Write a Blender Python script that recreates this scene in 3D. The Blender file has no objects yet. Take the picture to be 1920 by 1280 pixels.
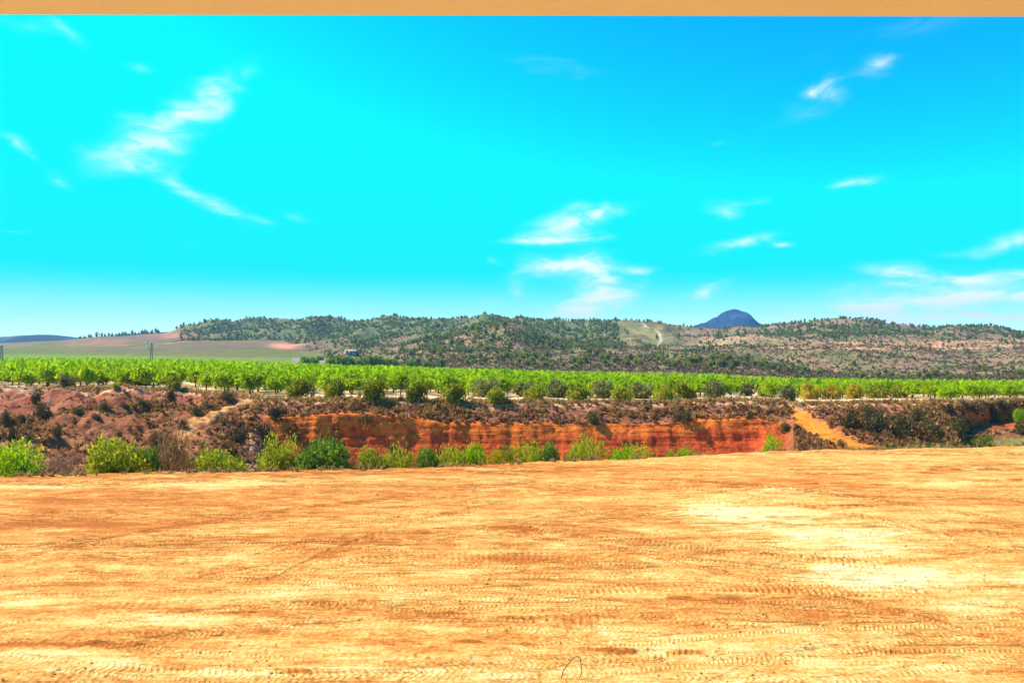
import bpy, math, random
import numpy as np
from mathutils import Vector

R = math.radians
scene = bpy.context.scene
COL = scene.collection

# ------------------------------------------------------------------ camera
CAM_Z, FPX, HOR = 8.0, 1507.0, 650.0          # eye height, focal length and horizon in photo pixels (1920 wide)
cam_d = bpy.data.cameras.new("camera")
cam = bpy.data.objects.new("camera", cam_d)
COL.objects.link(cam)
cam.location = (0, 0, CAM_Z)
cam.rotation_euler = (R(90) + math.atan((HOR - 640) / FPX), 0, 0)
cam_d.sensor_width = 36
cam_d.lens = 36 * FPX / 1920
cam_d.clip_start = 0.1
cam_d.clip_end = 40000
scene.camera = cam

# ------------------------------------------------------------------ light
SUN_EL, SUN_AZ = R(44), R(-70)                 # azimuth measured from +Y, negative to the left
sun_d = bpy.data.lights.new("sun", 'SUN')
sun_d.energy = 5.0
sun_d.angle = R(0.5)
sun_d.color = (1.0, 0.93, 0.82)
sun = bpy.data.objects.new("sun", sun_d)
COL.objects.link(sun)
sdir = Vector((math.sin(SUN_AZ) * math.cos(SUN_EL), math.cos(SUN_AZ) * math.cos(SUN_EL), math.sin(SUN_EL)))
sun.rotation_euler = sdir.to_track_quat('Z', 'Y').to_euler()
sun.location = (-40, 10, 60)

vs = scene.view_settings
vs.view_transform = 'Standard'
vs.look = 'None'
vs.gamma = 1
vs.exposure = 0.72
vs.use_curve_mapping = False
scene.cycles.use_denoising = True
scene.cycles.max_bounces = 4
scene.cycles.diffuse_bounces = 2
scene.cycles.transparent_max_bounces = 8
scene.cycles.volume_bounces = 0
scene.cycles.volume_step_rate = 4


# ------------------------------------------------------------------ node helpers
class NT:
    def __init__(s, tree):
        s.t = tree
        s.n = tree.nodes
        s.l = tree.links

    def node(s, typ, **kw):
        nd = s.n.new(typ)
        for k, v in kw.items():
            setattr(nd, k, v)
        return nd

    def put(s, sock, v):
        if hasattr(v, 'is_output'):
            s.l.new(v, sock)
        elif v is not None:
            if getattr(sock, 'type', '') == 'RGBA' and len(v) == 3:
                v = (*v, 1)
            sock.default_value = v

    def math(s, op, a, b=None, c=None, clamp=False):
        nd = s.node('ShaderNodeMath', operation=op, use_clamp=clamp)
        s.put(nd.inputs[0], a)
        if b is not None: s.put(nd.inputs[1], b)
        if c is not None: s.put(nd.inputs[2], c)
        return nd.outputs[0]

    def mix(s, f, a, b, mode='MIX'):
        nd = s.node('ShaderNodeMix', data_type='RGBA', blend_type=mode)
        s.put(nd.inputs[0], f)
        s.put(nd.inputs[6], a)
        s.put(nd.inputs[7], b)
        return nd.outputs[2]

    def ramp(s, f, stops, interp='LINEAR'):
        nd = s.node('ShaderNodeValToRGB')
        cr = nd.color_ramp
        cr.interpolation = interp
        while len(cr.elements) < len(stops): cr.elements.new(0.5)
        for e, (p, c) in zip(cr.elements, stops):
            e.position = p
            e.color = (*c, 1) if len(c) == 3 else c
        s.put(nd.inputs[0], f)
        return nd.outputs[0]

    def sstep(s, f, a, b):
        nd = s.node('ShaderNodeMapRange', interpolation_type='SMOOTHSTEP')
        s.put(nd.inputs[0], f)
        nd.inputs[1].default_value = a
        nd.inputs[2].default_value = b
        return nd.outputs[0]

    def noise(s, vec, scale, detail=4, rough=0.55, dist=0.0):
        nd = s.node('ShaderNodeTexNoise')
        if vec is not None: s.put(nd.inputs['Vector'], vec)
        nd.inputs['Scale'].default_value = scale
        nd.inputs['Detail'].default_value = detail
        nd.inputs['Roughness'].default_value = rough
        nd.inputs['Distortion'].default_value = dist
        return nd.outputs[0]

    def mapping(s, vec, scale=(1, 1, 1), rot=(0, 0, 0), loc=(0, 0, 0)):
        nd = s.node('ShaderNodeMapping')
        s.put(nd.inputs[0], vec)
        nd.inputs['Location'].default_value = loc
        nd.inputs['Rotation'].default_value = rot
        nd.inputs['Scale'].default_value = scale
        return nd.outputs[0]

    def attr(s, name):
        return s.node('ShaderNodeAttribute', attribute_name=name)

    def coord(s, which='Object'):
        return s.node('ShaderNodeTexCoord').outputs[which]


def new_mat(name):
    m = bpy.data.materials.new(name)
    m.use_nodes = True
    t = NT(m.node_tree)
    t.n.clear()
    out = t.node('ShaderNodeOutputMaterial')
    return m, t, out


# ------------------------------------------------------------------ sky
world = bpy.data.worlds.new("World")
scene.world = world
world.use_nodes = True
w = NT(world.node_tree)
w.n.clear()
wout = w.node('ShaderNodeOutputWorld')
bg = w.node('ShaderNodeBackground')
sky = w.node('ShaderNodeTexSky', sky_type='NISHITA')
sky.sun_disc = False
sky.sun_elevation = SUN_EL
sky.sun_rotation = SUN_AZ
sky.air_density = 1.0
sky.dust_density = 0.6
sky.ozone_density = 1.5
SKY_S = 0.12                                    # background strength
LIM = 1.0 / 2 ** vs.exposure / SKY_S            # radiance that shows as full white
# the photograph's vivid sky: less red, colours pushed away from their own grey, alike over the whole sky
tin = w.mix(1.0, sky.outputs[0], (0.35, 1.0, 1.05), 'MULTIPLY')
lum = w.node('ShaderNodeRGBToBW')
w.l.new(tin, lum.inputs[0])
sat = w.node('ShaderNodeMix', data_type='RGBA', blend_type='MIX', clamp_factor=False)
sat.inputs[0].default_value = 2.3
w.l.new(lum.outputs[0], sat.inputs[6])
w.l.new(tin, sat.inputs[7])
kk = w.math('MULTIPLY', w.math('POWER', w.math('DIVIDE', lum.outputs[0], 2.2), 0.7), 0.172 * LIM)
kc = w.node('ShaderNodeCombineColor')
for i in range(3): w.l.new(kk, kc.inputs[i])
sky1 = w.mix(1.0, sat.outputs[2], kc.outputs[0], 'MULTIPLY')
sky1 = w.mix(1.0, sky1, (0, 0, 0), 'LIGHTEN')
sky1 = w.mix(1.0, sky1, (LIM, LIM, LIM), 'DARKEN')
# wispy clouds on the dome, by azimuth and elevation
nrm = w.node('ShaderNodeVectorMath', operation='NORMALIZE')
w.l.new(w.coord('Generated'), nrm.inputs[0])
sp = w.node('ShaderNodeSeparateXYZ')
w.l.new(nrm.outputs[0], sp.inputs[0])
az = w.math('ARCTAN2', sp.outputs[0], sp.outputs[1])
el = w.math('ARCSINE', sp.outputs[2])
cv = w.node('ShaderNodeCombineXYZ')
w.l.new(az, cv.inputs[0])
w.l.new(el, cv.inputs[1])
warp_n = w.node('ShaderNodeTexNoise')
warp_n.inputs['Scale'].default_value = 14
warp_n.inputs['Detail'].default_value = 4
w.l.new(w.mapping(cv.outputs[0], scale=(0.6, 1.5, 1)), warp_n.inputs['Vector'])
wsub = w.node('ShaderNodeVectorMath', operation='SUBTRACT')
w.l.new(warp_n.outputs[1], wsub.inputs[0])
wsub.inputs[1].default_value = (0.5, 0.5, 0.5)
wadd = w.node('ShaderNodeVectorMath', operation='MULTIPLY_ADD')
w.l.new(wsub.outputs[0], wadd.inputs[0])
wadd.inputs[1].default_value = (0.07, 0.03, 0)
w.l.new(cv.outputs[0], wadd.inputs[2])
CLOUDS = [  # (photo x, y, half length, half height, tilt in degrees (up to the right), density)
    (405, 180, 75, 26, 38, .95), (340, 220, 80, 34, 32, .55), (290, 258, 95, 36, 25, .6), (245, 278, 70, 16, 10, .85),
    (255, 310, 55, 14, 5, .75), (240, 217, 45, 12, 0, .35), (330, 352, 60, 13, -28, .6), (385, 380, 60, 15, -28, .55), (440, 402, 45, 15, -20, .5),
    (488, 412, 24, 9, -10, .45), (553, 401, 30, 9, -3, .55), (36, 268, 26, 9, -20, .55), (55, 288, 18, 6, -28, .4), (126, 333, 28, 9, -28, .5),
    (115, 48, 50, 9, -28, .35), (40, 42, 50, 14, 0, .3), (267, 137, 26, 10, 5, .35),
    (1075, 415, 95, 17, 14, 1.4), (1040, 445, 90, 10, 3, 1.4), (1070, 388, 24, 9, 0, .6), (1120, 398, 18, 10, 40, .6), (1020, 500, 55, 24, 5, .7), (1090, 495, 75, 18, 3, .6),
    (1115, 540, 48, 42, 50, 1.5), (1100, 582, 80, 20, 10, 1.6), (1060, 500, 90, 30, 8, .6), (1190, 505, 45, 10, 3, .9), (1188, 540, 28, 14, 15, .9), (975, 545, 22, 20, 30, .5), (918, 495, 17, 8, 0, .5), (915, 574, 40, 18, 0, .4),
    (1348, 392, 26, 20, 0, .8), (1402, 371, 28, 9, 0, .8), (1385, 456, 60, 9, 8, 1.2), (1463, 464, 24, 7, 0, 1.0), (1612, 345, 42, 10, 2, 1.1), (1352, 260, 22, 7, 0, .35),
    (1566, 166, 24, 18, 0, .9), (1524, 170, 18, 10, 0, .9), (1640, 128, 28, 17, 0, .9), (1500, 210, 70, 22, 25, .3), (1330, 545, 65, 13, 12, .9),
    (1690, 510, 60, 14, -4, 1.2), (1800, 524, 160, 13, 4, 1.6), (1890, 450, 90, 10, 8, .9), (1680, 572, 170, 15, 5, 1.7), (1870, 560, 140, 14, 3, 1.5), (1780, 600, 220, 11, 0, 1.4),
    (1780, 40, 90, 22, 0, .35), (1560, 90, 110, 40, 25, .12),
]


def sky_dir(px, py):
    X, Z = (px - 960) / FPX, (HOR - py) / FPX
    return math.atan2(X, 1), math.asin(Z / math.sqrt(X * X + 1 + Z * Z))


acc = 0.0
for (px, py, hl, hh, tilt, dns) in CLOUDS:
    a, e = sky_dir(px, py)
    mp = w.node('ShaderNodeMapping', vector_type='TEXTURE')
    w.l.new(wadd.outputs[0], mp.inputs[0])
    mp.inputs['Location'].default_value = (a, e, 0)
    mp.inputs['Rotation'].default_value = (0, 0, R(tilt))
    mp.inputs['Scale'].default_value = (hl * 2.0 / FPX, hh * 2.1 / FPX, 1)
    gr = w.node('ShaderNodeTexGradient', gradient_type='QUADRATIC_SPHERE')
    w.l.new(mp.outputs[0], gr.inputs[0])
    acc = w.math('MULTIPLY_ADD', gr.outputs[1], dns * 1.0, acc)
# thin wisps of the same kind over the rest of the sky
cz = w.math('MAXIMUM', sp.outputs[2], 0.06)
hv = w.node('ShaderNodeCombineXYZ')
w.l.new(w.math('DIVIDE', sp.outputs[0], cz), hv.inputs[0])
w.l.new(w.math('DIVIDE', sp.outputs[1], cz), hv.inputs[1])
far_w = w.noise(w.mapping(hv.outputs[0], scale=(0.35, 0.8, 1), rot=(0, 0, 0.5)), 1.6, 5, 0.6, 0.6)
far_w = w.math('MULTIPLY', w.sstep(far_w, 0.64, 0.95), 0.4)
fib = w.noise(w.mapping(wadd.outputs[0], scale=(10, 26, 1), rot=(0, 0, -0.35)), 2.0, 5, 0.6, 0.5)
fib2 = w.sstep(fib, 0.32, 0.70)
dens = w.math('MULTIPLY', acc, w.math('MULTIPLY_ADD', fib2, 0.62, 0.28))
dens = w.sstep(dens, 0.02, 1.1)
dens = w.math('MAXIMUM', dens, far_w, clamp=True)
# pale air low over the horizon
low = w.math('MULTIPLY', w.math('POWER', w.sstep(el, 0.10, -0.005), 1.4), 0.90)
c1 = w.mix(low, sky1, (1.2 * LIM, 1.7 * LIM, 1.5 * LIM))
c2 = w.mix(dens, c1, (1.0 * LIM, 1.18 * LIM, 1.12 * LIM))
w.l.new(c2, bg.inputs[0])
bg.inputs[1].default_value = SKY_S
w.l.new(bg.outputs[0], wout.inputs[0])
world.cycles.sampling_method = 'MANUAL'
world.cycles.sample_map_resolution = 256


# ------------------------------------------------------------------ numpy helpers
def hash2(ix, iy, seed):
    n = (ix.astype(np.int64) * 374761393 + iy.astype(np.int64) * 668265263 + seed * 1442695041) & 0xffffffff
    n = ((n ^ (n >> 13)) * 1274126177) & 0xffffffff
    n = ((n ^ (n >> 15)) * 2246822519) & 0xffffffff
    return ((n ^ (n >> 16)) & 0xffffff) / float(0xffffff)


def vnoise(x, y, seed=0):
    fx, fy = np.floor(x), np.floor(y)
    tx, ty = x - fx, y - fy
    tx = tx * tx * tx * (tx * (tx * 6 - 15) + 10)
    ty = ty * ty * ty * (ty * (ty * 6 - 15) + 10)
    a, b = hash2(fx, fy, seed), hash2(fx + 1, fy, seed)
    c, d = hash2(fx, fy + 1, seed), hash2(fx + 1, fy + 1, seed)
    return (a + (b - a) * tx) * (1 - ty) + (c + (d - c) * tx) * ty


def fbm(x, y, seed=0, octv=4, gain=0.5):
    s, amp, tot = 0, 1.0, 0
    for i in range(octv):
        s = s + amp * vnoise(x * 2 ** i + 17.3 * i, y * 2 ** i - 9.1 * i, seed + i)
        tot += amp
        amp *= gain
    return s / tot - 0.5


def smooth(a, b, x):
    t = np.clip((x - a) / (b - a), 0, 1)
    return t * t * (3 - 2 * t)


def U(px):
    return (np.asarray(px, float) - 960) / FPX


def Zof(py, D):
    return CAM_Z - (np.asarray(py, float) - HOR) / FPX * np.asarray(D, float)


def mesh_np(name, V, F, attrs=None, cols=None, smooth_shade=False):
    """V (n,3); F (m,k) one face size; attrs {name: per-vertex floats}; cols {name: per-vertex rgb}"""
    V = np.ascontiguousarray(V, np.float32)
    F = np.ascontiguousarray(F, np.int32)
    me = bpy.data.meshes.new(name)
    me.vertices.add(len(V))
    me.vertices.foreach_set("co", V.ravel())
    k = F.shape[1]
    me.loops.add(F.size)
    me.loops.foreach_set("vertex_index", F.ravel())
    me.polygons.add(len(F))
    me.polygons.foreach_set("loop_start", np.arange(0, F.size, k, dtype=np.int32))
    if smooth_shade:
        me.polygons.foreach_set("use_smooth", np.ones(len(F), bool))
    me.update(calc_edges=True)
    for n, a in (attrs or {}).items():
        at = me.attributes.new(n, 'FLOAT', 'POINT')
        at.data.foreach_set("value", np.ascontiguousarray(a, np.float32).ravel())
    for n, c in (cols or {}).items():
        at = me.attributes.new(n, 'FLOAT_COLOR', 'POINT')
        c4 = np.ones((len(V), 4), np.float32)
        c4[:, :3] = c
        at.data.foreach_set("color", c4.ravel())
    return me


def add(name, me, mat=None, parent=None, **props):
    o = bpy.data.objects.new(name, me)
    COL.objects.link(o)
    if mat is not None and me is not None and len(me.materials) == 0:
        me.materials.append(mat)
    if parent is not None: o.parent = parent
    for k, v in props.items(): o[k] = v
    return o


def empty(name, loc, rz=0, scale=(1, 1, 1), **props):
    o = bpy.data.objects.new(name, None)
    o.empty_display_size = 0.3
    COL.objects.link(o)
    o.location = loc
    o.rotation_euler = (0, 0, rz)
    o.scale = scale
    for k, v in props.items(): o[k] = v
    return o


def grid_faces(nr, nc):
    i = np.arange(nr - 1)[:, None] * nc + np.arange(nc - 1)[None, :]
    return np.stack([i, i + 1, i + nc + 1, i + nc], -1).reshape(-1, 4)


# ------------------------------------------------------------------ ground materials
def mat_field():
    m, t, out = new_mat("graded_earth")
    co = t.coord('Object')
    a = t.noise(t.mapping(co, scale=(0.12, 0.36, 1), rot=(0, 0, 0.04)), 1.0, 10, 0.74, 1.4)
    b = t.noise(t.mapping(co, scale=(0.55, 1.5, 1), rot=(0, 0, -0.12)), 1.0, 8, 0.76, 0.9)
    c = t.noise(t.mapping(co, scale=(0.8, 1.3, 1), rot=(0, 0, 0.5)), 1.0, 9, 0.74, 0.6)
    fine = t.noise(co, 8.0, 8, 0.8)
    s = t.math('ADD', t.math('MULTIPLY', a, 0.42), t.math('MULTIPLY', b, 0.28))
    s = t.math('ADD', s, t.math('MULTIPLY', c, 0.30))
    s = t.math('ADD', s, t.math('MULTIPLY', t.math('SUBTRACT', fine, 0.5), 0.55))
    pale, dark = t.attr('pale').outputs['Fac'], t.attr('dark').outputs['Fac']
    # lug prints of the machines: phase along each track, pressed in where the tread bit
    ph, tm = t.attr('lug_phase').outputs['Fac'], t.attr('lug_mask').outputs['Fac']
    lug = t.sstep(t.math('SINE', t.math('MULTIPLY', ph, 6.2832)), -0.25, 0.75)
    brk = t.sstep(t.noise(co, 0.9, 5, 0.7), 0.34, 0.52)
    tm = t.math('MULTIPLY', tm, brk)
    print_ = t.math('MULTIPLY', tm, lug)
    s = t.math('ADD', s, t.math('MULTIPLY', pale, 0.16))
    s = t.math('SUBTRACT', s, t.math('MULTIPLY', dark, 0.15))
    s = t.math('SUBTRACT', s, t.math('MULTIPLY', print_, 0.065))
    s = t.math('ADD', s, t.math('MULTIPLY_ADD', tm, 0.02, -0.012))
    lines = None
    for rz_, sx_, sy_, sd in ((0.02, 0.10, 7.0, 0.0), (-0.13, 0.12, 6.0, 31.0), (0.17, 0.14, 5.5, 67.0)):
        ln_ = t.noise(t.mapping(co, scale=(sx_, sy_, 1), rot=(0, 0, rz_), loc=(sd, sd * 2, 0)), 1.0, 3, 0.55, 0.25)
        where = t.sstep(t.noise(t.mapping(co, scale=(0.05, 0.16, 1), loc=(sd, 0, 3)), 1.0, 3, 0.6, 1.0), 0.44, 0.60)
        one = t.math('MULTIPLY', t.math('SUBTRACT', ln_, 0.5), where)
        lines = one if lines is None else t.math('ADD', lines, one)
    s = t.math('ADD', s, t.math('MULTIPLY', lines, 0.17))
    col = t.ramp(s, [(0.37, (0.48, 0.125, 0.020)), (0.44, (0.66, 0.21, 0.042)), (0.485, (0.78, 0.32, 0.070)),
                     (0.525, (0.85, 0.435, 0.12)), (0.58, (0.89, 0.57, 0.21)), (0.69, (0.91, 0.71, 0.42))])
    peb = t.node('ShaderNodeTexVoronoi')
    t.l.new(co, peb.inputs['Vector'])
    peb.inputs['Scale'].default_value = 9.0
    pm = t.math('MULTIPLY', t.sstep(peb.outputs['Distance'], 0.22, 0.10), t.sstep(c, 0.45, 0.62))
    col = t.mix(t.math('MULTIPLY', pm, 0.5), col, (0.42, 0.16, 0.05))
    bs = t.node('ShaderNodeBsdfPrincipled')
    t.l.new(col, bs.inputs['Base Color'])
    bs.inputs['Roughness'].default_value = 0.95
    bs.inputs['Specular IOR Level'].default_value = 0.1
    bp = t.node('ShaderNodeBump')
    bp.inputs['Strength'].default_value = 0.75
    bp.inputs['Distance'].default_value = 0.07
    h = t.math('ADD', t.math('MULTIPLY', fine, 1.1), t.math('MULTIPLY', b, 0.5))
    h = t.math('ADD', h, t.math('MULTIPLY', pm, 0.4))
    h = t.math('ADD', h, t.math('MULTIPLY', lines, 0.9))
    h = t.math('SUBTRACT', h, t.math('MULTIPLY', print_, 0.5))
    t.l.new(h, bp.inputs['Height'])
    t.l.new(bp.outputs[0], bs.inputs['Normal'])
    t.l.new(bs.outputs[0], out.inputs[0])
    return m


def mat_colattr(name, fine_scale=2.5, fine_amt=0.5, bump=0.5, bump_dist=0.25, strata=False):
    m, t, out = new_mat(name)
    co = t.coord('Object')
    col = t.attr('col').outputs['Color']
    n1 = t.noise(co, fine_scale, 6, 0.65)
    n2 = t.noise(co, fine_scale * 0.28, 4, 0.6)
    f = t.math('ADD', t.math('MULTIPLY', n1, 0.6), t.math('MULTIPLY', n2, 0.4))
    k = t.ramp(f, [(0.3, (1 - fine_amt,) * 3), (0.5, (1, 1, 1)), (0.72, (1 + fine_amt * 0.7,) * 3)])
    c = t.mix(1.0, col, k, 'MULTIPLY')
    h = n1
    if strata:
        st = t.noise(t.mapping(co, scale=(0.05, 0.05, 1.7)), 1.0, 5, 0.6, 0.3)
        ck = t.attr('cliff').outputs['Fac']
        k2 = t.ramp(st, [(0.32, (0.78, 0.70, 0.68)), (0.5, (1, 1, 1)), (0.66, (1.12, 1.12, 1.1))])
        c = t.mix(ck, c, t.mix(1.0, c, k2, 'MULTIPLY'))
        h = t.math('ADD', n1, t.math('MULTIPLY', st, 0.8))
    bs = t.node('ShaderNodeBsdfPrincipled')
    t.l.new(c, bs.inputs['Base Color'])
    bs.inputs['Roughness'].default_value = 0.95
    bs.inputs['Specular IOR Level'].default_value = 0.08
    bp = t.node('ShaderNodeBump')
    bp.inputs['Strength'].default_value = bump
    bp.inputs['Distance'].default_value = bump_dist
    t.l.new(h, bp.inputs['Height'])
    t.l.new(bp.outputs[0], bs.inputs['Normal'])
    t.l.new(bs.outputs[0], out.inputs[0])
    return m


def mat_plain(name, col, rough=0.9, vary=0.25, scale=3.0, bump=0.0):
    m, t, out = new_mat(name)
    co = t.coord('Object')
    n = t.noise(co, scale, 5, 0.6)
    c = t.mix(n, tuple(x * (1 - vary) for x in col), tuple(min(1, x * (1 + vary)) for x in col))
    bs = t.node('ShaderNodeBsdfPrincipled')
    t.l.new(c, bs.inputs['Base Color'])
    bs.inputs['Roughness'].default_value = rough
    if bump:
        bp = t.node('ShaderNodeBump')
        bp.inputs['Strength'].default_value = bump
        bp.inputs['Distance'].default_value = 0.02
        t.l.new(t.noise(co, scale * 12, 4, 0.6), bp.inputs['Height'])
        t.l.new(bp.outputs[0], bs.inputs['Normal'])
    t.l.new(bs.outputs[0], out.inputs[0])
    return m


def mat_leaf(name, dark, light, transl=0.35, vary=0.25):
    """leaf colour runs from dark to light with the 'tint' attribute; every copy shifts a little"""
    m, t, out = new_mat(name)
    tint = t.attr('tint').outputs['Fac']
    rnd = t.node('ShaderNodeObjectInfo').outputs['Random']
    f = t.math('ADD', tint, t.math('MULTIPLY', t.math('SUBTRACT', rnd, 0.5), vary), clamp=True)
    c = t.mix(f, dark, light)
    d = t.node('ShaderNodeBsdfDiffuse')
    tr = t.node('ShaderNodeBsdfTranslucent')
    t.l.new(c, d.inputs[0])
    t.l.new(c, tr.inputs[0])
    mx = t.node('ShaderNodeMixShader')
    mx.inputs[0].default_value = transl
    t.l.new(d.outputs[0], mx.inputs[1])
    t.l.new(tr.outputs[0], mx.inputs[2])
    t.l.new(mx.outputs[0], out.inputs[0])
    return m


M_FIELD = mat_field()
M_RAVINE = mat_colattr("ravine_earth", 1.6, 0.65, 0.8, 0.35, strata=True)
M_PLAIN = mat_colattr("orchard_soil", 0.8, 0.25, 0.4, 0.2)
M_HILL = mat_colattr("hill_scrub_soil", 0.12, 0.45, 0.6, 2.5)
M_BASE = mat_plain("dry_land", (0.34, 0.22, 0.12), scale=0.02)

# ------------------------------------------------------------------ ground sheets
# huge base sheet under everything
base = mesh_np("ground", [(-4150, -290, -16), (4150, -290, -16), (4150, 3380, -16), (-4150, 3380, -16)], [(0, 1, 2, 3)])
add("ground", base, M_BASE, kind="structure")

EDGE_PX = [-900, 0, 650, 950, 1250, 1450, 1750, 1920, 2800]
EDGE_PY = [903, 893, 880, 870, 855, 845, 838, 835, 832]


def edge_D(u):
    py = np.interp(u, U(EDGE_PX), EDGE_PY)
    return CAM_Z * FPX / (py - HOR)


TRACKS = [  # photo points, band width m, rib pitch m, depth m, strength
    ([(900, 982), (1010, 995), (1130, 1008), (1250, 1020), (1400, 1038), (1560, 1052), (1700, 1062)], 0.95, 0.21, 0.060),
    ([(1020, 1106), (1130, 1102), (1250, 1100), (1400, 1102), (1560, 1106), (1780, 1114)], 0.95, 0.21, 0.075),
    ([(540, 1056), (700, 1048), (850, 1044), (1000, 1042), (1180, 1050)], 0.8, 0.24, 0.045),
    ([(900, 1162), (1060, 1158), (1210, 1160)], 0.75, 0.24, 0.05),
    ([(120, 1142), (350, 1131), (550, 1130), (720, 1140)], 0.6, 0.24, 0.04),
    ([(1280, 938), (1480, 944), (1640, 950), (1800, 960)], 0.8, 0.35, 0.055),
    ([(1720, 996), (1830, 994), (1920, 1000)], 0.8, 0.3, 0.05),
    ([(-20, 1272), (150, 1262), (280, 1256)], 0.6, 0.22, 0.04),
    ([(1060, 938), (1160, 934), (1280, 933)], 0.8, 0.32, 0.05),
    ([(330, 1096), (440, 1052), (520, 1026), (640, 1000)], 0.5, 0.22, 0.03),
    ([(600, 1026), (700, 985), (800, 955)], 0.5, 0.22, 0.035),
    ([(960, 978), (1060, 962), (1200, 950)], 0.8, 0.3, 0.045),
    ([(820, 1090), (930, 1078), (1100, 1060)], 0.7, 0.24, 0.03),
    ([(470, 1110), (600, 1040), (780, 975), (980, 932), (1180, 905)], 0.55, 0.16, 0.03),
    ([(930, 1000), (1250, 1040), (1600, 1085), (1940, 1150)], 0.55, 0.16, 0.03),
    ([(1230, 905), (1450, 935), (1700, 985), (1940, 1050)], 0.6, 0.18, 0.04),
    ([(1150, 895), (1400, 905), (1680, 940), (1940, 985)], 0.6, 0.2, 0.04),
    ([(1080, 1010), (1400, 1085), (1700, 1150), (1940, 1220)], 0.5, 0.15, 0.03),
    ([(0, 1050), (250, 1000), (520, 955), (800, 925)], 0.55, 0.17, 0.03),
]
RIDGES = [  # thin berms left by the blade
    ([(700, 1198), (960, 1206), (1300, 1219), (1560, 1232)], 0.10, 0.05),
    ([(1120, 1118), (1300, 1121), (1480, 1124)], 0.09, 0.05),
    ([(1680, 882), (1800, 879), (1960, 878)], 0.25, 0.10),
    ([(1640, 896), (1760, 903), (1960, 897)], 0.22, 0.08),
    ([(1440, 907), (1560, 905), (1700, 910)], 0.2, 0.07),
    ([(1240, 897), (1310, 892), (1380, 890)], 0.2, 0.08),
    ([(0, 1210), (150, 1205), (260, 1210)], 0.12, 0.05),
    ([(980, 1196), (1030, 1197), (1060, 1200)], 0.10, 0.06),
    ([(1400, 1216), (1480, 1218), (1560, 1222)], 0.09, 0.05),
    ([(380, 1250), (620, 1262), (760, 1255)], 0.10, 0.04),
]
PALE = [  # photo x, y, half width, half height, strength
    (1420, 965, 100, 24, 1.0), (1330, 950, 30, 14, .8), (1560, 1000, 130, 20, .95), (1640, 1025, 80, 16, .8), (1700, 1085, 140, 22, 1.1), (1600, 1075, 90, 14, .8), (1430, 918, 60, 7, .6),
    (1840, 1140, 60, 14, .6), (1920, 1080, 30, 12, .6), (120, 912, 150, 5, .9), (420, 906, 160, 5, .5), (800, 898, 260, 4, .55), (60, 930, 60, 5, .5),
    (300, 1162, 170, 10, .7), (120, 1235, 180, 18, .8), (420, 1258, 260, 14, .8), (700, 1165, 140, 8, .5), (250, 1125, 120, 6, .4), (1000, 1175, 120, 8, .6), (820, 1250, 200, 14, .5),
    (1300, 1200, 250, 22, .4), (1600, 1240, 300, 25, .35), (480, 990, 90, 10, .4), (440, 1035, 70, 10, .35), (1200, 985, 50, 8, .3), (960, 1120, 260, 7, .4), (90, 990, 90, 3, .6),
    (850, 1075, 60, 6, .4), (1750, 905, 120, 5, .4), (650, 1210, 200, 8, .4), (30, 1120, 60, 8, .5), (1380, 1275, 300, 12, .4),
]
DARK = [
    (150, 978, 200, 16, .7), (250, 935, 260, 12, .5), (90, 1215, 120, 9, 1.0), (250, 1210, 60, 6, .7), (420, 1185, 110, 10, .6), (760, 1155, 120, 6, .8), (650, 1005, 160, 10, .6),
    (420, 1010, 200, 10, .4), (1020, 995, 180, 14, .5), (1230, 975, 90, 8, .7), (1420, 980, 30, 6, .7), (300, 1150, 160, 5, .6), (860, 1165, 60, 5, .6),
    (420, 925, 620, 26, .32), (1000, 890, 500, 18, .25), (200, 1000, 420, 60, .2), (1500, 910, 160, 8, .5), (1880, 935, 120, 10, .6), (1450, 1160, 200, 10, .35), (600, 880, 500, 8, .5), (1040, 1048, 130, 10, .4), (100, 895, 160, 3, .9), (540, 960, 200, 8, .3),
]


def field_pts(pts):
    p = np.array(pts, float)
    D = CAM_Z * FPX / (p[:, 1] - HOR)
    return np.stack([U(p[:, 0]) * D, D], 1)


def to_path(pts, n=28):
    p = field_pts(pts)
    s = np.r_[0, np.cumsum(np.hypot(*np.diff(p, axis=0).T))]
    q = np.linspace(0, s[-1], n)
    x, y = np.interp(q, s, p[:, 0]), np.interp(q, s, p[:, 1])
    for _ in range(3):
        x[1:-1] = (x[:-2] + 2 * x[1:-1] + x[2:]) / 4
        y[1:-1] = (y[:-2] + 2 * y[1:-1] + y[2:]) / 4
    return np.stack([x, y], 1)


def path_coords(x, y, P):
    """nearest signed offset and arc length along polyline P for arrays x,y"""
    best = np.full(x.shape, 1e9)
    off = np.zeros(x.shape)
    arc = np.zeros(x.shape)
    s0 = 0
    for (ax, ay), (bx, by) in zip(P[:-1], P[1:]):
        dx, dy = bx - ax, by - ay
        L = math.hypot(dx, dy)
        dx, dy = dx / L, dy / L
        tt = np.clip((x - ax) * dx + (y - ay) * dy, 0, L)
        ex, ey = x - ax - tt * dx, y - ay - tt * dy
        d = np.hypot(ex, ey)
        k = d < best
        best = np.where(k, d, best)
        off = np.where(k, ex * -dy + ey * dx, off)
        arc = np.where(k, s0 + tt, arc)
        s0 += L
    return best, off, arc, s0


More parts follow.
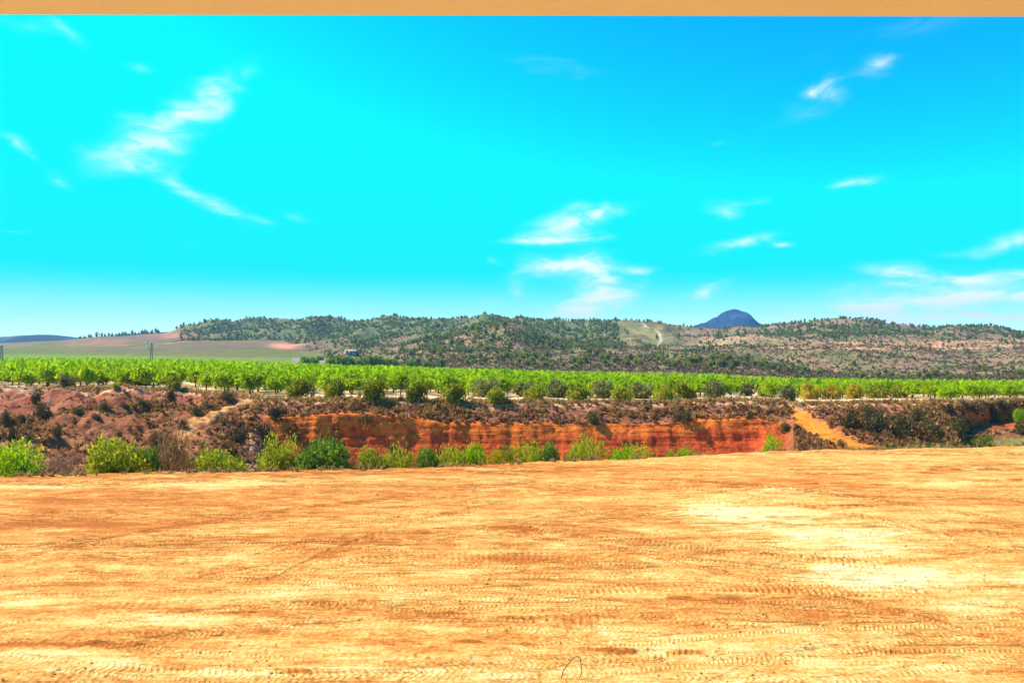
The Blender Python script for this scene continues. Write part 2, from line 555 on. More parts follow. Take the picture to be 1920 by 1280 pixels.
def build_field():
    uu = np.r_[np.linspace(-3.2, -0.8, 40, endpoint=False), np.linspace(-0.8, 0.8, 1150), np.linspace(0.8, 3.2, 41)[1:]]
    inv = lambda d: 1.0 / d
    rows = []
    t1 = np.linspace(0, 1, 30)[:-1]
    near = -90 + t1 * 104                       # -90 .. 14
    t2 = np.linspace(0, 1, 330)
    nr = len(t1) + len(t2) + 12
    nc = len(uu)
    # depth of each vertex depends on its column's own edge distance
    xs = np.zeros((nr, nc))
    ys = np.zeros((nr, nc))
    zz = np.zeros((nr, nc))
    eD = edge_D(uu * 0.985)
    eD = eD + (vnoise(uu * 18, uu * 0, 5) - .5) * 0.8 + (vnoise(uu * 70, uu * 0, 6) - .5) * 0.4
    r = 0
    for d in near:
        ys[r] = d
        r += 1
    for tt in t2:
        ys[r] = 1.0 / (1 / 14.0 + (1 / eD - 1 / 14.0) * tt)
        r += 1
    drop = np.linspace(0, 1, 13)[1:]
    for q_ in drop:
        ys[r] = eD + q_ * 7.0
        zz[r] = -6.5 * (q_ ** 1.35)
        r += 1
    xs = uu[None, :] * np.sqrt(ys ** 2 + 14 ** 2)
    h = 0.16 * fbm(xs * 0.10, ys * 0.16, 11, 3) + 0.10 * fbm(xs * 0.25, ys * 0.9, 12, 3) + 0.05 * fbm(xs * 0.7, ys * 3.0, 13, 3)
    h += 0.035 * fbm(xs * 3.5, ys * 3.5, 14, 3)
    clod = vnoise(xs * 5.5, ys * 5.5, 21)
    h += 0.05 * np.clip(clod - 0.78, 0, 1) * 4 * smooth(0.35, 0.65, vnoise(xs * .2, ys * .5, 22))
    dark = np.zeros_like(h)
    pale = np.zeros_like(h)
    rib = np.zeros_like(h)
    for pts, wd, pitch, dep in TRACKS:
        P = to_path(pts)
        lo, hi = P.min(0) - 2, P.max(0) + 2
        k = (xs > lo[0]) & (xs < hi[0]) & (ys > lo[1]) & (ys < hi[1])
        x, y = xs[k], ys[k]
        best, off, arc, L = path_coords(x, y, P)
        fade = smooth(0, 1.5, arc) * smooth(0, 1.5, L - arc) * (0.55 + 0.45 * smooth(.35, .6, vnoise(arc * .45, arc * 0 + 3, 31)))
        body = smooth(wd * .58, wd * .44, np.abs(off)) * fade
        ph = arc / pitch + 0.35 * np.abs(off) / pitch * 0.4 + 0.25 * vnoise(arc * 2, off * 2, 33)
        wave = np.clip(0.5 + 1.1 * np.sin(2 * np.pi * ph), 0, 1)
        berm = np.exp(-((np.abs(off) - wd * .6) / 0.10) ** 2) * fade
        h[k] += body * dep * .6 * (wave - 0.75) + berm * dep * 0.4
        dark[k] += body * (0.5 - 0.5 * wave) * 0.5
    lphase, lmask = np.zeros_like(h), np.zeros_like(h)
    rg = np.random.default_rng(19)
    passes = []
    for i in range(70):                                    # long passes of a crawler, mostly across the view, in pairs of treads
        y0 = 15 + 48 * rg.uniform() ** 1.2
        x0 = rg.uniform(-1, 1) * (y0 * .75)
        ang = rg.normal() * .12 + (.5 if rg.uniform() < .15 else 0) * rg.choice([-1, 1])
        L = rg.uniform(14, 40)
        bend = rg.normal() * .010
        q_ = np.linspace(-L / 2, L / 2, 24)
        px_, py_ = x0 + q_ * math.cos(ang) - bend * q_ ** 2 * math.sin(ang), y0 + q_ * math.sin(ang) + bend * q_ ** 2
        passes.append((np.stack([px_, py_], 1), rg.uniform(.45, .6), rg.uniform(.13, .18), rg.uniform(.45, .9)))
        if rg.uniform() < .7:
            passes.append((np.stack([px_ - math.sin(ang) * 1.7, py_ + math.cos(ang) * 1.7], 1), passes[-1][1], passes[-1][2], passes[-1][3]))
    for pts, wd, pitch, dep in TRACKS:
        passes.append((to_path(pts), wd, pitch, .9))
    for P, wd, pitch, st_ in passes:
        lo, hi = P.min(0) - 2, P.max(0) + 2
        k = (xs > lo[0]) & (xs < hi[0]) & (ys > lo[1]) & (ys < hi[1])
        if not k.any(): continue
        x, y = xs[k], ys[k]
        best, off, arc, L = path_coords(x, y, P)
        fade = smooth(0, 2.5, arc) * smooth(0, 2.5, L - arc) * (.25 + .75 * smooth(.3, .6, vnoise(arc * .35, arc * 0 + wd * 50, 36)))
        body = smooth(wd * .56, wd * .46, np.abs(off)) * fade * st_
        lp, lm_ = lphase[k], lmask[k]
        win = body > lm_ + .02
        lp[win] = (arc / pitch + .5 * np.abs(off) / pitch)[win]
        lm_[win] = body[win]
        lphase[k], lmask[k] = lp, lm_
        h[k] -= .012 * body
    for pts, wd, dep in RIDGES:
        P = to_path(pts)
        lo, hi = P.min(0) - 2, P.max(0) + 2
        k = (xs > lo[0]) & (xs < hi[0]) & (ys > lo[1]) & (ys < hi[1])
        x, y = xs[k], ys[k]
        best, off, arc, L = path_coords(x, y, P)
        off = off + 0.25 * (vnoise(arc * .8, arc * 0, 41) - .5)
        fade = smooth(0, 2, arc) * smooth(0, 2, L - arc) * smooth(.25, .55, vnoise(arc * 1.2, arc * 0 + 9, 42))
        b = np.exp(-(off / wd) ** 2) * fade
        h[k] += b * dep * (0.6 + 0.8 * vnoise(x * 6, y * 6, 43))
        dark[k] += np.exp(-((off + wd * 0.9) / (wd * 1.1)) ** 2) * fade * 1.0  # dark strip beside each berm: its shade painted into the soil colour
    dens_ = np.sqrt(xs ** 2 + 0) * 0
    # mottled soil patches on the graded ground: their own place and shape, with torn edges
    yc = np.maximum(ys, 6.0)
    ppx, ppy = xs / yc * FPX + 960, CAM_Z * FPX / yc + HOR
    wx = 160 * fbm(xs * 0.35, ys * 1.1, 51, 4)
    wy = 26 * fbm(xs * 0.25, ys * 0.9, 52, 4) * (ppy - HOR) / 400
    tear = np.clip(-0.25 + 2.4 * (fbm(xs * 0.6, ys * 2.4, 53, 5, .65) + .5), 0, 1.5)
    for (px, py, hw, hh, s_) in PALE:
        q_ = ((ppx + wx - px) / hw) ** 2 + ((ppy + wy - py) / hh) ** 2
        pale += s_ * np.exp(-q_ * 0.9) * tear
    for (px, py, hw, hh, s_) in DARK:
        q_ = ((ppx + wx - px) / hw) ** 2 + ((ppy + wy - py) / hh) ** 2
        dark += s_ * np.exp(-q_ * 0.9) * tear * 0.8
    pale = np.clip(pale, 0, 1.0) * smooth(8, 16, ys)
    zz += h
    V = np.stack([xs, ys, zz], -1).reshape(-1, 3)
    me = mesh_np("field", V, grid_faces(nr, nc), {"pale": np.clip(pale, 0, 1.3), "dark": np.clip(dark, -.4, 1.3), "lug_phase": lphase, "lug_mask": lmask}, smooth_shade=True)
    o = add("field", me, M_FIELD, kind="structure", label="orange graded bare earth field with machine track marks")
    return o


build_field()


class Sheet:
    """a terrain sheet given by profiles: columns (photo x) each with the same features (distance, height)"""

    def __init__(s, name, keys, cols, rows, disp, mat, **props):
        kp = np.array([k[0] for k in keys], float)
        feats = np.array([[(D, z) for (D, z) in k[1]] for k in keys], float)      # (K, F, 2)
        s.px = cols
        nf = feats.shape[1]
        F = np.zeros((len(cols), nf, 2))
        for f in range(nf):
            for c in range(2):
                F[:, f, c] = interp_smooth(cols, kp, feats[:, f, c])
        par = []
        for f in range(nf - 1):
            par.append(f + np.linspace(0, 1, rows[f], endpoint=False))
        par.append([nf - 1.0])
        par = np.concatenate(par)
        s.par = par
        i = np.minimum(par.astype(int), nf - 2)
        fr = par - i
        s.D = (F[:, i, 0] * (1 - fr) + F[:, i + 1, 0] * fr).T      # rows x cols
        s.Z = (F[:, i, 1] * (1 - fr) + F[:, i + 1, 1] * fr).T
        s.PX = np.broadcast_to(cols[None, :], s.D.shape).copy()
        s.PAR = np.broadcast_to(par[:, None], s.D.shape).copy()
        # soften the corners of the profile a little
        s.X = U(s.PX) * s.D
        s.Y = s.D.copy()
        attrs, cl = disp(s)
        V = np.stack([s.X, s.Y, s.Z], -1).reshape(-1, 3)
        me = mesh_np(name, V, grid_faces(*s.D.shape), {k: v.reshape(-1) for k, v in attrs.items()}, {"col": cl.reshape(-1, 3)}, smooth_shade=True)
        s.obj = add(name, me, mat, kind="structure", **props)

    def col(s, px):
        f = np.interp(px, s.px, np.arange(len(s.px)))
        i = int(min(f, len(s.px) - 2))
        a = f - i
        mixc = lambda A: A[:, i] * (1 - a) + A[:, i + 1] * a
        return mixc(s.X), mixc(s.Y), mixc(s.Z)

    def hit(s, px, py, dmin=0):
        """first point of the sheet that shows at photo pixel (px, py)"""
        X, Y, Z = s.col(px)
        k = (py - HOR) / FPX
        g_ = Z - (CAM_Z - k * Y)
        for j in range(len(Y) - 1):
            if Y[j] < dmin: continue
            if g_[j] <= 0 < g_[j + 1] or (g_[j] < 0 <= g_[j + 1]):
                a = g_[j] / (g_[j] - g_[j + 1])
                return Vector((X[j] + a * (X[j + 1] - X[j]), Y[j] + a * (Y[j + 1] - Y[j]), Z[j] + a * (Z[j + 1] - Z[j])))
        j = int(np.argmin(np.abs(g_)))
        return Vector((X[j], Y[j], Z[j]))

    def at_par(s, px, par):
        X, Y, Z = s.col(px)
        return (np.interp(par, s.par, X), np.interp(par, s.par, Y), np.interp(par, s.par, Z))

    def z_at(s, x, y):
        px = x / y * FPX + 960
        X, Y, Z = s.col(px)
        return float(np.interp(y, Y, Z))


def interp_smooth(x, xp, fp):
    i = np.clip(np.searchsorted(xp, x, side='right') - 1, 0, len(xp) - 2)
    t = np.clip((x - xp[i]) / (xp[i + 1] - xp[i]), 0, 1)
    t = t * t * (3 - 2 * t)
    return fp[i] * (1 - t) + fp[i + 1] * t


def P_(py, D):
    return (D, float(Zof(py, D)))


# ---- ravine: features 0 near floor, 1 foot of the far bank, 2 mid bank, 3 terrace back / cliff top, 4 rim, 5 behind rim, 6 joins the plain
RIM = [(-700, 735, 142), (-300, 733, 142), (0, 732, 140), (160, 730, 138), (330, 733, 130), (400, 740, 122), (470, 748, 116), (520, 752, 113), (640, 752, 112.5), (900, 755, 113), (1200, 757, 113),
       (1400, 752, 113), (1470, 754, 112), (1500, 760, 112), (1560, 758, 113), (1700, 756, 113), (1790, 754, 114), (1815, 755, 120), (1900, 752, 130), (2000, 750, 136), (2700, 752, 140)]
SLOPE_PX, SLOPE_V = [-700, 0, 480, 900, 1300, 1700, 2700], [-.008, -.009, -.0145, -.0235, -.031, -.040, -.042]


def rim_of(px):
    a = np.array(RIM)
    D = interp_smooth(np.atleast_1d(np.asarray(px, float)), a[:, 0], a[:, 2])
    z = interp_smooth(np.atleast_1d(np.asarray(px, float)), a[:, 0], Zof(a[:, 1], a[:, 2]))
    return D, z


def plain_z(px, D):
    rd, rz = rim_of(px)
    return rz + np.interp(px, SLOPE_PX, SLOPE_V) * (D - rd)


BANK = [  # photo x, foot, mid, terrace back or cliff top (photo y, distance)
    (-700, (890, 75), (805, 105), (800, 118)), (-300, (895, 75), (803, 105), (798, 117)), (0, (905, 72), (797, 105), (793, 114)),
    (160, (897, 74), (781, 108), (777, 116)), (330, (890, 75), (764, 112), (760, 117)), (400, (880, 78), (806, 97), (768, 110)), (470, (870, 88), (815, 101), (777, 107.5)),
    (520, (880, 101.5), (830, 104.5), (783, 106.3)), (640, (885, 102), (830, 105), (776, 106.5)), (900, (890, 102), (830, 105), (796, 106.6)), (1200, (885, 102), (826, 105), (797, 106.6)),
    (1400, (875, 102), (825, 105), (786, 106.6)), (1470, (862, 97), (825, 103), (794, 106)), (1500, (852, 90), (822, 97), (789, 104)), (1560, (846, 84), (815, 94), (786, 103)),
    (1700, (836, 88), (812, 96), (784, 104)), (1790, (833, 91), (806, 99), (782, 106)), (1815, (826, 100), (798, 118), (772, 119.5)), (1900, (815, 108), (786, 127), (765, 128.5)),
    (2000, (815, 110), (788, 131), (765, 133)), (2700, (815, 110), (790, 134), (765, 136))]

keys = []
for (px, f1, f2, f3) in BANK:
    rd, rz = rim_of(px)
    rd, rz = float(rd[0]), float(rz[0])
    ed = float(edge_D(float(U(px))))
    z1 = Zof(*f1)
    keys.append((px, [(ed + 1.0, -6.6), P_(*f1), P_(*f2), P_(*f3), (rd, rz), (rd + 5, float(plain_z(px, rd + 5)[0])), (rd + 18, float(plain_z(px, rd + 18)[0]) - 0.05)]))


def cmix(a, b, t):
    return a * (1 - t[..., None]) + np.array(b) * t[..., None]


def ravine_disp(s):
    px, par = s.PX, s.PAR
    X, Z, D = s.X, s.Z.copy(), s.D.copy()
    cliff = smooth(478, 520, px) * smooth(1490, 1452, px) * smooth(0.75, 1.1, par) * smooth(3.25, 2.98, par + 0.25 * fbm(X * .25, X * 0, 71, 3))
    cliff2 = smooth(1790, 1812, px) * smooth(1.4, 1.65, par) * smooth(3.6, 3.2, par)
    cliff3 = smooth(390, 340, px) * smooth(2.95, 3.1, par) * smooth(4.02, 3.75, par)          # reddish bank at the back on the left
    C = np.maximum(cliff, cliff2)
    slope = smooth(0.6, 1.1, par) * smooth(4.15, 3.9, par)
    rimlump = smooth(2.8, 3.3, par) * smooth(4.6, 4.1, par)
    # erosion: gullies on the cliff (in depth), lumps elsewhere (in height)
    ero = 1.5 * fbm(X * 0.09, Z * 0.08, 61, 3) + 0.75 * fbm(X * 0.55, Z * 0.12, 62, 4) + 0.4 * fbm(X * .12, Z * 1.2, 63, 3)
    s.Y = D + C * ero + cliff3 * (1.5 * fbm(X * .35, Z * .2, 64, 4))
    lump = 1.1 * fbm(X * .22, D * .22, 65, 4) + 0.5 * fbm(X * .9, D * .9, 66, 3)
    s.Z = Z + slope * (1 - 0.8 * C) * (lump * (0.65 + 0.35 * smooth(500, 440, px) + 0.4 * smooth(352, 300, px)) + smooth(352, 300, px) * 1.6 * (0.42 - np.abs(fbm(X * .14 + Z * .05, D * .05, 75, 3)) * 3.0)) + rimlump * 0.5 * fbm(X * .5, D * .4, 67, 4) * (1 - cliff2)
    # gully path on the right and the earthen track on the left sink in a little
    gpx = np.interp(par, [1.0, 2.0, 3.0, 4.05], [1612, 1560, 1512, 1482])
    gw = np.interp(par, [1.0, 2.0, 3.0, 4.05], [84, 46, 25, 16])
    path_r = smooth(1.0, 0.25, np.abs(px - gpx + 34 * fbm(X * .35, Z * .8, 68, 4)) / gw) * smooth(0.5, 1.0, par) * smooth(4.4, 4.1, par)
    lpx = np.interp(par, [1.3, 2.0, 3.0, 4.0, 4.5], [330, 372, 425, 468, 480])
    lw = np.interp(par, [1.3, 2.0, 3.0, 4.0, 4.5], [15, 16, 14, 11, 8])
    path_l = smooth(1.0, 0.45, np.abs(px - lpx + 24 * fbm(Z * .9, px * .03, 69, 4)) / lw) * smooth(1.1, 1.7, par) * smooth(4.7, 4.3, par)
    s.Z -= 0.35 * path_r - 0.25 * path_l
    s.X = U(px) * s.D
    X, D = s.X, s.Y
    # colours
    n1 = fbm(X * .35, D * .35 + Z * .3, 72, 4) + .5
    n2 = fbm(X * 1.3, D * 1.1 + Z, 73, 3) + .5
    col = np.zeros(px.shape + (3,)) + np.array([0.34, 0.105, 0.040])
    col = cmix(col, (0.52, 0.19, 0.07), smooth(.5, .75, n1))
    col = cmix(col, (0.22, 0.075, 0.04), smooth(.42, .62, n2) * 0.8)
    floor = smooth(1.05, 0.8, par)
    col = cmix(col, (0.40, 0.24, 0.09), floor * .8)
    grassy = floor * smooth(.42, .58, n1) * smooth(1450, 1600, px)
    col = cmix(col, (0.20, 0.24, 0.045), grassy)
    red = np.zeros(px.shape + (3,)) + np.array([0.62, 0.095, 0.022])
    red = cmix(red, (0.82, 0.18, 0.028), smooth(2.15, 2.75, par + 1.2 * (n1 - .5)))  # upper cliff brighter: the light grazing it is painted into the colour
    red = cmix(red, (0.44, 0.06, 0.022), smooth(.55, .75, n2) * .7)
    col = cmix(col, (0, 0, 0), np.clip(C, 0, 1) * 0) * (1 - np.clip(C, 0, 1))[..., None] + red * np.clip(C, 0, 1)[..., None]
    mauve = np.zeros(px.shape + (3,)) + np.array([0.36, 0.095, 0.045])
    mauve = cmix(mauve, (0.38, 0.15, 0.08), smooth(.52, .78, n1))
    col = col * (1 - cliff3)[..., None] + mauve * cliff3[..., None]
    scr = smooth(3.0, 3.25, par) * smooth(4.1, 3.9, par) * smooth(400, 470, px)
    col = cmix(col, (0.32, 0.115, 0.07), scr * (0.4 + .6 * smooth(.35, .6, n2)) * (1 - C * .9))
    top = smooth(3.6, 4.05, par + .35 * (n1 - .5))
    tc = np.zeros(px.shape + (3,)) + np.array([0.78, 0.42, 0.23])
    tc = cmix(tc, (0.60, 0.27, 0.15), smooth(.4, .65, n2))
    col = col * (1 - top)[..., None] + tc * top[..., None]
    col = cmix(col, (0.82, 0.25, 0.022), path_r * (0.6 + .4 * n1))
    col = cmix(col, (0.74, 0.33, 0.11), path_l * smooth(.3, .6, n2))
    return {"cliff": np.clip(C + .4 * cliff3, 0, 1)}, col


RCOLS = np.r_[np.linspace(-700, -60, 90, endpoint=False), np.linspace(-60, 1980, 880), np.linspace(1980, 2700, 101)[1:]]
ravine = Sheet("ravine", keys, RCOLS, [26, 46, 54, 46, 14, 10], ravine_disp, M_RAVINE, label="eroded ravine with a red earth cliff on its far side")

# ---- orchard plain
keys = []
for px in [-700, -300, 0, 200, 330, 400, 480, 700, 900, 1100, 1300, 1500, 1700, 1800, 1920, 2200, 2700]:
    rd, _ = rim_of(px)
    d0 = float(rd[0]) + 14
    dl = [d0, 175, 240, 330, 470]
    keys.append((px, [(d, float(plain_z(px, d)[0]) - (0.02 if i == 0 else 0)) for i, d in enumerate(dl)]))


def plain_disp(s):
    X, D = s.X, s.Y
    s.Z = s.Z + 0.25 * fbm(X * .06, D * .06, 81, 3) * smooth(150, 180, D) + 0.06 * fbm(X * .6, D * .6, 82, 3)
    n1 = fbm(X * .15, D * .3, 83, 4) + .5
    furrow = 0.5 + 0.5 * np.sin(D * 2 * np.pi / 2.0 + 2 * n1)
    col = np.zeros(s.PX.shape + (3,)) + np.array([0.88, 0.58, 0.33])
    col = cmix(col, (0.78, 0.43, 0.21), smooth(.45, .7, n1))
    col = cmix(col, (0.60, 0.34, 0.17), furrow * .45)
    return {}, col


plain = Sheet("orchard_ground", keys, np.linspace(-700, 2700, 420), [60, 60, 50, 40], plain_disp, M_PLAIN, label="pale tilled orchard soil behind the ravine")

# ---- hills and far farmland: features 0 foot, 1 low, 2 mid, 3 ridge, 4 behind
HILL = [  # photo x: low (y, D), mid (y, D), ridge (y, D)
    (-700, (666, 700), (652, 1200), (640, 1700)), (0, (664, 700), (654, 1100), (643, 1700)), (100, (664, 680), (651, 1050), (639, 1600)), (200, (665, 650), (648, 1000), (631, 1500)), (300, (666, 620), (645, 960), (625, 1430)),
    (350, (667, 610), (640, 950), (614, 1350)), (400, (668, 600), (639, 960), (604, 1300)), (480, (669, 600), (639, 980), (601, 1250)), (600, (672, 570), (642, 940), (598, 1220)), (680, (674, 520), (640, 840), (600, 1200)), (720, (674, 510), (638, 800), (602, 1180)),
    (820, (672, 495), (634, 700), (599, 1150)), (910, (668, 485), (624, 640), (593, 1150)), (960, (668, 480), (622, 600), (597, 1150)), (1050, (672, 480), (642, 680), (604, 1120)), (1150, (673, 475), (642, 720), (605, 1100)),
    (1200, (674, 470), (642, 730), (609, 1080)), (1300, (676, 455), (645, 720), (614, 1050)), (1350, (678, 445), (646, 700), (614, 1000)), (1420, (682, 430), (650, 680), (609, 980)), (1500, (686, 420), (652, 660), (603, 950)),
    (1560, (688, 415), (653, 650), (599, 930)), (1620, (690, 408), (654, 640), (604, 930)), (1690, (691, 400), (655, 630), (606, 930)), (1750, (692, 398), (655, 625), (611, 940)), (1830, (693, 395), (655, 620), (615, 950)),
    (1920, (694, 390), (655, 620), (620, 960)), (2300, (694, 390), (655, 620), (622, 980)), (2700, (694, 390), (655, 620), (624, 980))]
keys = []
for (px, a, b, c) in HILL:
    f0 = 300 if px > 1450 else (360 if px > 900 else 420)
    z0 = float(plain_z(px, f0)[0]) - 0.6
    r = P_(*c)
    keys.append((px, [(f0, z0), P_(*a), P_(*b), r, (r[0] * 1.5, r[1] * .5 - 30), (r[0] * 2.2, -16)]))


def hill_disp(s):
    px, par, X, D = s.PX, s.PAR, s.X, s.Y
    farm = smooth(660, 560, px + 60 * (par - 1)) * np.maximum(smooth(2.12, 2.0, par + .1 * fbm(px * .02, par, 90, 2)), smooth(365, 315, px))            # open farmland on the left
    wild = (1 - farm) * smooth(0.15, 0.9, par) * smooth(3.15, 2.85, par)
    amp = D / 900.0
    ridged = 1 - 2 * np.abs(fbm(X * .011, D * .007, 91, 3))
    s.Z = s.Z + wild * amp * (19 * (ridged - .82) + 15 * fbm(X * .018, D * .014, 92, 4)) + (1 - farm) * smooth(.2, .6, par) * 2.4 * fbm(X * .09, D * .09, 93, 3)
    n1 = fbm(X * .02, D * .02, 94, 4) + .5
    n2 = fbm(X * .09, D * .07, 95, 3) + .5
    n3 = fbm(px * .006, s.Z * .55, 96, 3) + .5
    col = np.zeros(px.shape + (3,)) + np.array([0.26, 0.155, 0.09])
    col = cmix(col, (0.33, 0.19, 0.115), smooth(.45, .7, n1))
    col = cmix(col, (0.20, 0.18, 0.06), smooth(.40, .58, n2) * .8)
    col = cmix(col, (0.17, 0.18, 0.065), smooth(1.9, 2.3, par) * smooth(1300, 1100, px) * .85)
    # bare pinkish terraces on the right, pale field and track near the middle
    py = HOR + (CAM_Z - s.Z) * FPX / D
    terr = smooth(1380, 1500, px) * smooth(.42, .6, n3) * smooth(636, 641, py) * smooth(660, 654, py)
    col = cmix(col, (0.62, 0.29, 0.16), terr)
    pf = smooth(1160, 1185, px) * smooth(1250, 1235, px) * smooth(1.85, 2.05, par) * smooth(2.75, 2.6, par)
    col = cmix(col, (0.30, 0.235, 0.09), pf * .8)
    pf2 = smooth(1270, 1300, px) * smooth(1560, 1480, px) * smooth(1.95, 2.1, par) * smooth(2.5, 2.3, par)
    col = cmix(col, (0.46, 0.28, 0.15), pf2 * .7)
    tk = np.interp(par, [1.95, 2.15, 2.4, 2.62, 2.75], [1232, 1240, 1237, 1222, 1202])
    col = cmix(col, (0.62, 0.46, 0.32), smooth(3.6, 1.2, np.abs(px - tk)) * smooth(1.9, 2.0, par) * smooth(2.8, 2.7, par))
    # farmland strips
    st = fbm(px * .0016, par * 14.0, 97, 4, .65) + .5
    fc = np.zeros(px.shape + (3,)) + np.array([0.155, 0.165, 0.03])
    fc = cmix(fc, (0.25, 0.135, 0.085), smooth(.42, .52, st) * smooth(-40, 330, px) * .95)
    fc = cmix(fc, (0.17, 0.10, 0.095), smooth(.56, .62, st) * smooth(100, 300, px))
    fc = cmix(fc, (0.19, 0.28, 0.02), smooth(1.15, .75, par) * .85)
    fc = cmix(fc, (0.46, 0.18, 0.11), smooth(.5, .6, n1) * smooth(1.85, 1.97, par) * .6)
    quarry = np.exp(-(((px - 545) / 42) ** 2 + ((py - 648) / 6.5) ** 2) ** 2)
    fc = cmix(fc, (0.72, 0.27, 0.15), quarry)
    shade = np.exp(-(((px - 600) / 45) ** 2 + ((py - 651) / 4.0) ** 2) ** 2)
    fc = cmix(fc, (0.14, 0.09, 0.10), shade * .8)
    col = col * (1 - farm)[..., None] + fc * farm[..., None]
    redtop = np.exp(-(((px - 345) / 45) ** 2 + ((py - 630) / 5) ** 2))
    col = cmix(col, (0.50, 0.20, 0.13), redtop * .8)
    s.farm = farm
    return {}, col


hills = Sheet("hills", keys, np.r_[np.linspace(-700, -60, 60, endpoint=False), np.linspace(-60, 1980, 760), np.linspace(1980, 2700, 61)[1:]], [40, 70, 80, 20, 6], hill_disp, M_HILL, label="long scrub and pine covered hills across the horizon")


# ---- the lone peak and the low blue ridge beyond
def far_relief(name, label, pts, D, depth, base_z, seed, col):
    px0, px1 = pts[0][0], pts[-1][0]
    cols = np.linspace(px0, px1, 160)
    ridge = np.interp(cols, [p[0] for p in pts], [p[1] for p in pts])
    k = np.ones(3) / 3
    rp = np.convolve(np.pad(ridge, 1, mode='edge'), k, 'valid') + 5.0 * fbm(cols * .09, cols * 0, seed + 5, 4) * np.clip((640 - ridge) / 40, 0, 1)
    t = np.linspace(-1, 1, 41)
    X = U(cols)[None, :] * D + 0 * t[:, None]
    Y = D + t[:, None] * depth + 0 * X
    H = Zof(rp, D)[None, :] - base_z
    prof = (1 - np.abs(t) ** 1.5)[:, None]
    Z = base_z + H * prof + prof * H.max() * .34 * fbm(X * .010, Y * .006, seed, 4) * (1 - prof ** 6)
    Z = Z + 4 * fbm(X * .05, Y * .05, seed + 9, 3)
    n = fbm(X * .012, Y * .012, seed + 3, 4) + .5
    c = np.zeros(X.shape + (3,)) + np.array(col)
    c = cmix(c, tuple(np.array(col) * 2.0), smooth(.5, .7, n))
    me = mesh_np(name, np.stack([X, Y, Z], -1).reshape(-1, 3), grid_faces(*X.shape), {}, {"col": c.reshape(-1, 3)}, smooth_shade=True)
    return add(name, me, M_HILL, kind="structure", label=label)


PEAK = far_relief("mountain", "lone blue peak rising behind the hills", [(1180, 640), (1240, 622), (1296, 613), (1320, 605), (1335, 599), (1350, 589), (1362, 583), (1374, 579), (1388, 580), (1398, 586), (1408, 596), (1416, 604), (1440, 612), (1520, 630)], 3000, 330, -16, 101, (0.035, 0.055, 0.085))  # base colour turned blue: distance haze painted into the rock
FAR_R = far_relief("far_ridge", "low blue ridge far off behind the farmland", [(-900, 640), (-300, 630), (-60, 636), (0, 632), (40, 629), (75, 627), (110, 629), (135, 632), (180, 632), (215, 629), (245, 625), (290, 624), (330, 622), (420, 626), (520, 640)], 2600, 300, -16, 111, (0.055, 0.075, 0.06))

# ------------------------------------------------------------------ vegetation
def rot_frames(n, rng, up=0.0, outd=None):
    """random unit axes for leaves; up pulls them upright, outd pulls them outward"""
    a = rng.normal(size=(n, 3))
    a[:, 2] += up
    if outd is not None: a += outd * 0.9
    a /= np.linalg.norm(a, axis=1, keepdims=True)
    b = rng.normal(size=(n, 3))
    b -= a * (a * b).sum(1, keepdims=True)
    b /= np.linalg.norm(b, axis=1, keepdims=True)
    return a, b


def crown_np(seed, n, lobes, lobe_r, leaf, elong=1.4, up=0.3, flat=0.0, spread=1.0, hollow=0.55, zshape=1.0):
    """leaf quads on clumps inside a unit dome (radius 1, height 1); returns verts, faces, tint"""
    rng = np.random.default_rng(seed)
    L = []
    while len(L) < lobes:
        p = rng.uniform(-1, 1, 3)
        p[2] = rng.uniform(0, 1)
        q = math.hypot(p[0], p[1]) / spread
        zc = (p[2] - 0.45) / 0.55
        if q * q + zc * zc * zshape < 1.0 and (q * q + zc * zc) > 0.15: L.append(p)
    L = np.array(L)
    L[:, 2] = L[:, 2] * (1 - lobe_r) + lobe_r * .35
    L[:, :2] *= (1 - lobe_r * .8)
    lr = lobe_r * rng.uniform(.7, 1.25, lobes)
    lt = rng.uniform(0, 1, lobes)
    k = rng.integers(0, lobes, n)
    d = rng.normal(size=(n, 3))
    d[:, 2] += 0.25
    d /= np.linalg.norm(d, axis=1, keepdims=True)
    r = lr[k] * (hollow + (1 - hollow) * rng.uniform(0, 1, n) ** .5) * (1 + .18 * rng.normal(size=n))
    c = L[k] + d * r[:, None]
    c[:, 2] = np.maximum(c[:, 2], 0.02 + flat)
    a, b = rot_frames(n, rng, up, d)
    s = leaf * rng.uniform(.6, 1.3, n)
    la, lb = s * elong, s * .62
    V = np.stack([c - a * la[:, None], c + b * lb[:, None], c + a * la[:, None], c - b * lb[:, None]], 1).reshape(-1, 3)
    F = np.arange(4 * n).reshape(-1, 4)
    t = np.clip(.5 + .32 * (lt[k] - .5) * 2 * .6 + rng.normal(size=n) * .16, 0, 1)
    return V, F, np.repeat(t, 4)


def tube_np(paths, sides=6):
    """tapered tubes: each path is a list of (x, y, z, radius)"""
    Vs, Fs, o = [], [], 0
    for p in paths:
        p = np.array(p, float)
        for i in range(len(p)):
            dd = p[min(i + 1, len(p) - 1), :3] - p[max(i - 1, 0), :3]
            dd /= np.linalg.norm(dd) + 1e-9
            u_ = np.cross(dd, (0.3, 1, 0.1))
            u_ /= np.linalg.norm(u_)
            v_ = np.cross(dd, u_)
            an = np.arange(sides) * 2 * np.pi / sides
            Vs.append(p[i, :3] + p[i, 3] * (np.cos(an)[:, None] * u_ + np.sin(an)[:, None] * v_))
        n = len(p)
        for i in range(n - 1):
            for j in range(sides):
                k = (j + 1) % sides
                Fs.append((o + i * sides + j, o + i * sides + k, o + (i + 1) * sides + k, o + (i + 1) * sides + j))
        o += n * sides
    return np.concatenate(Vs), np.array(Fs)


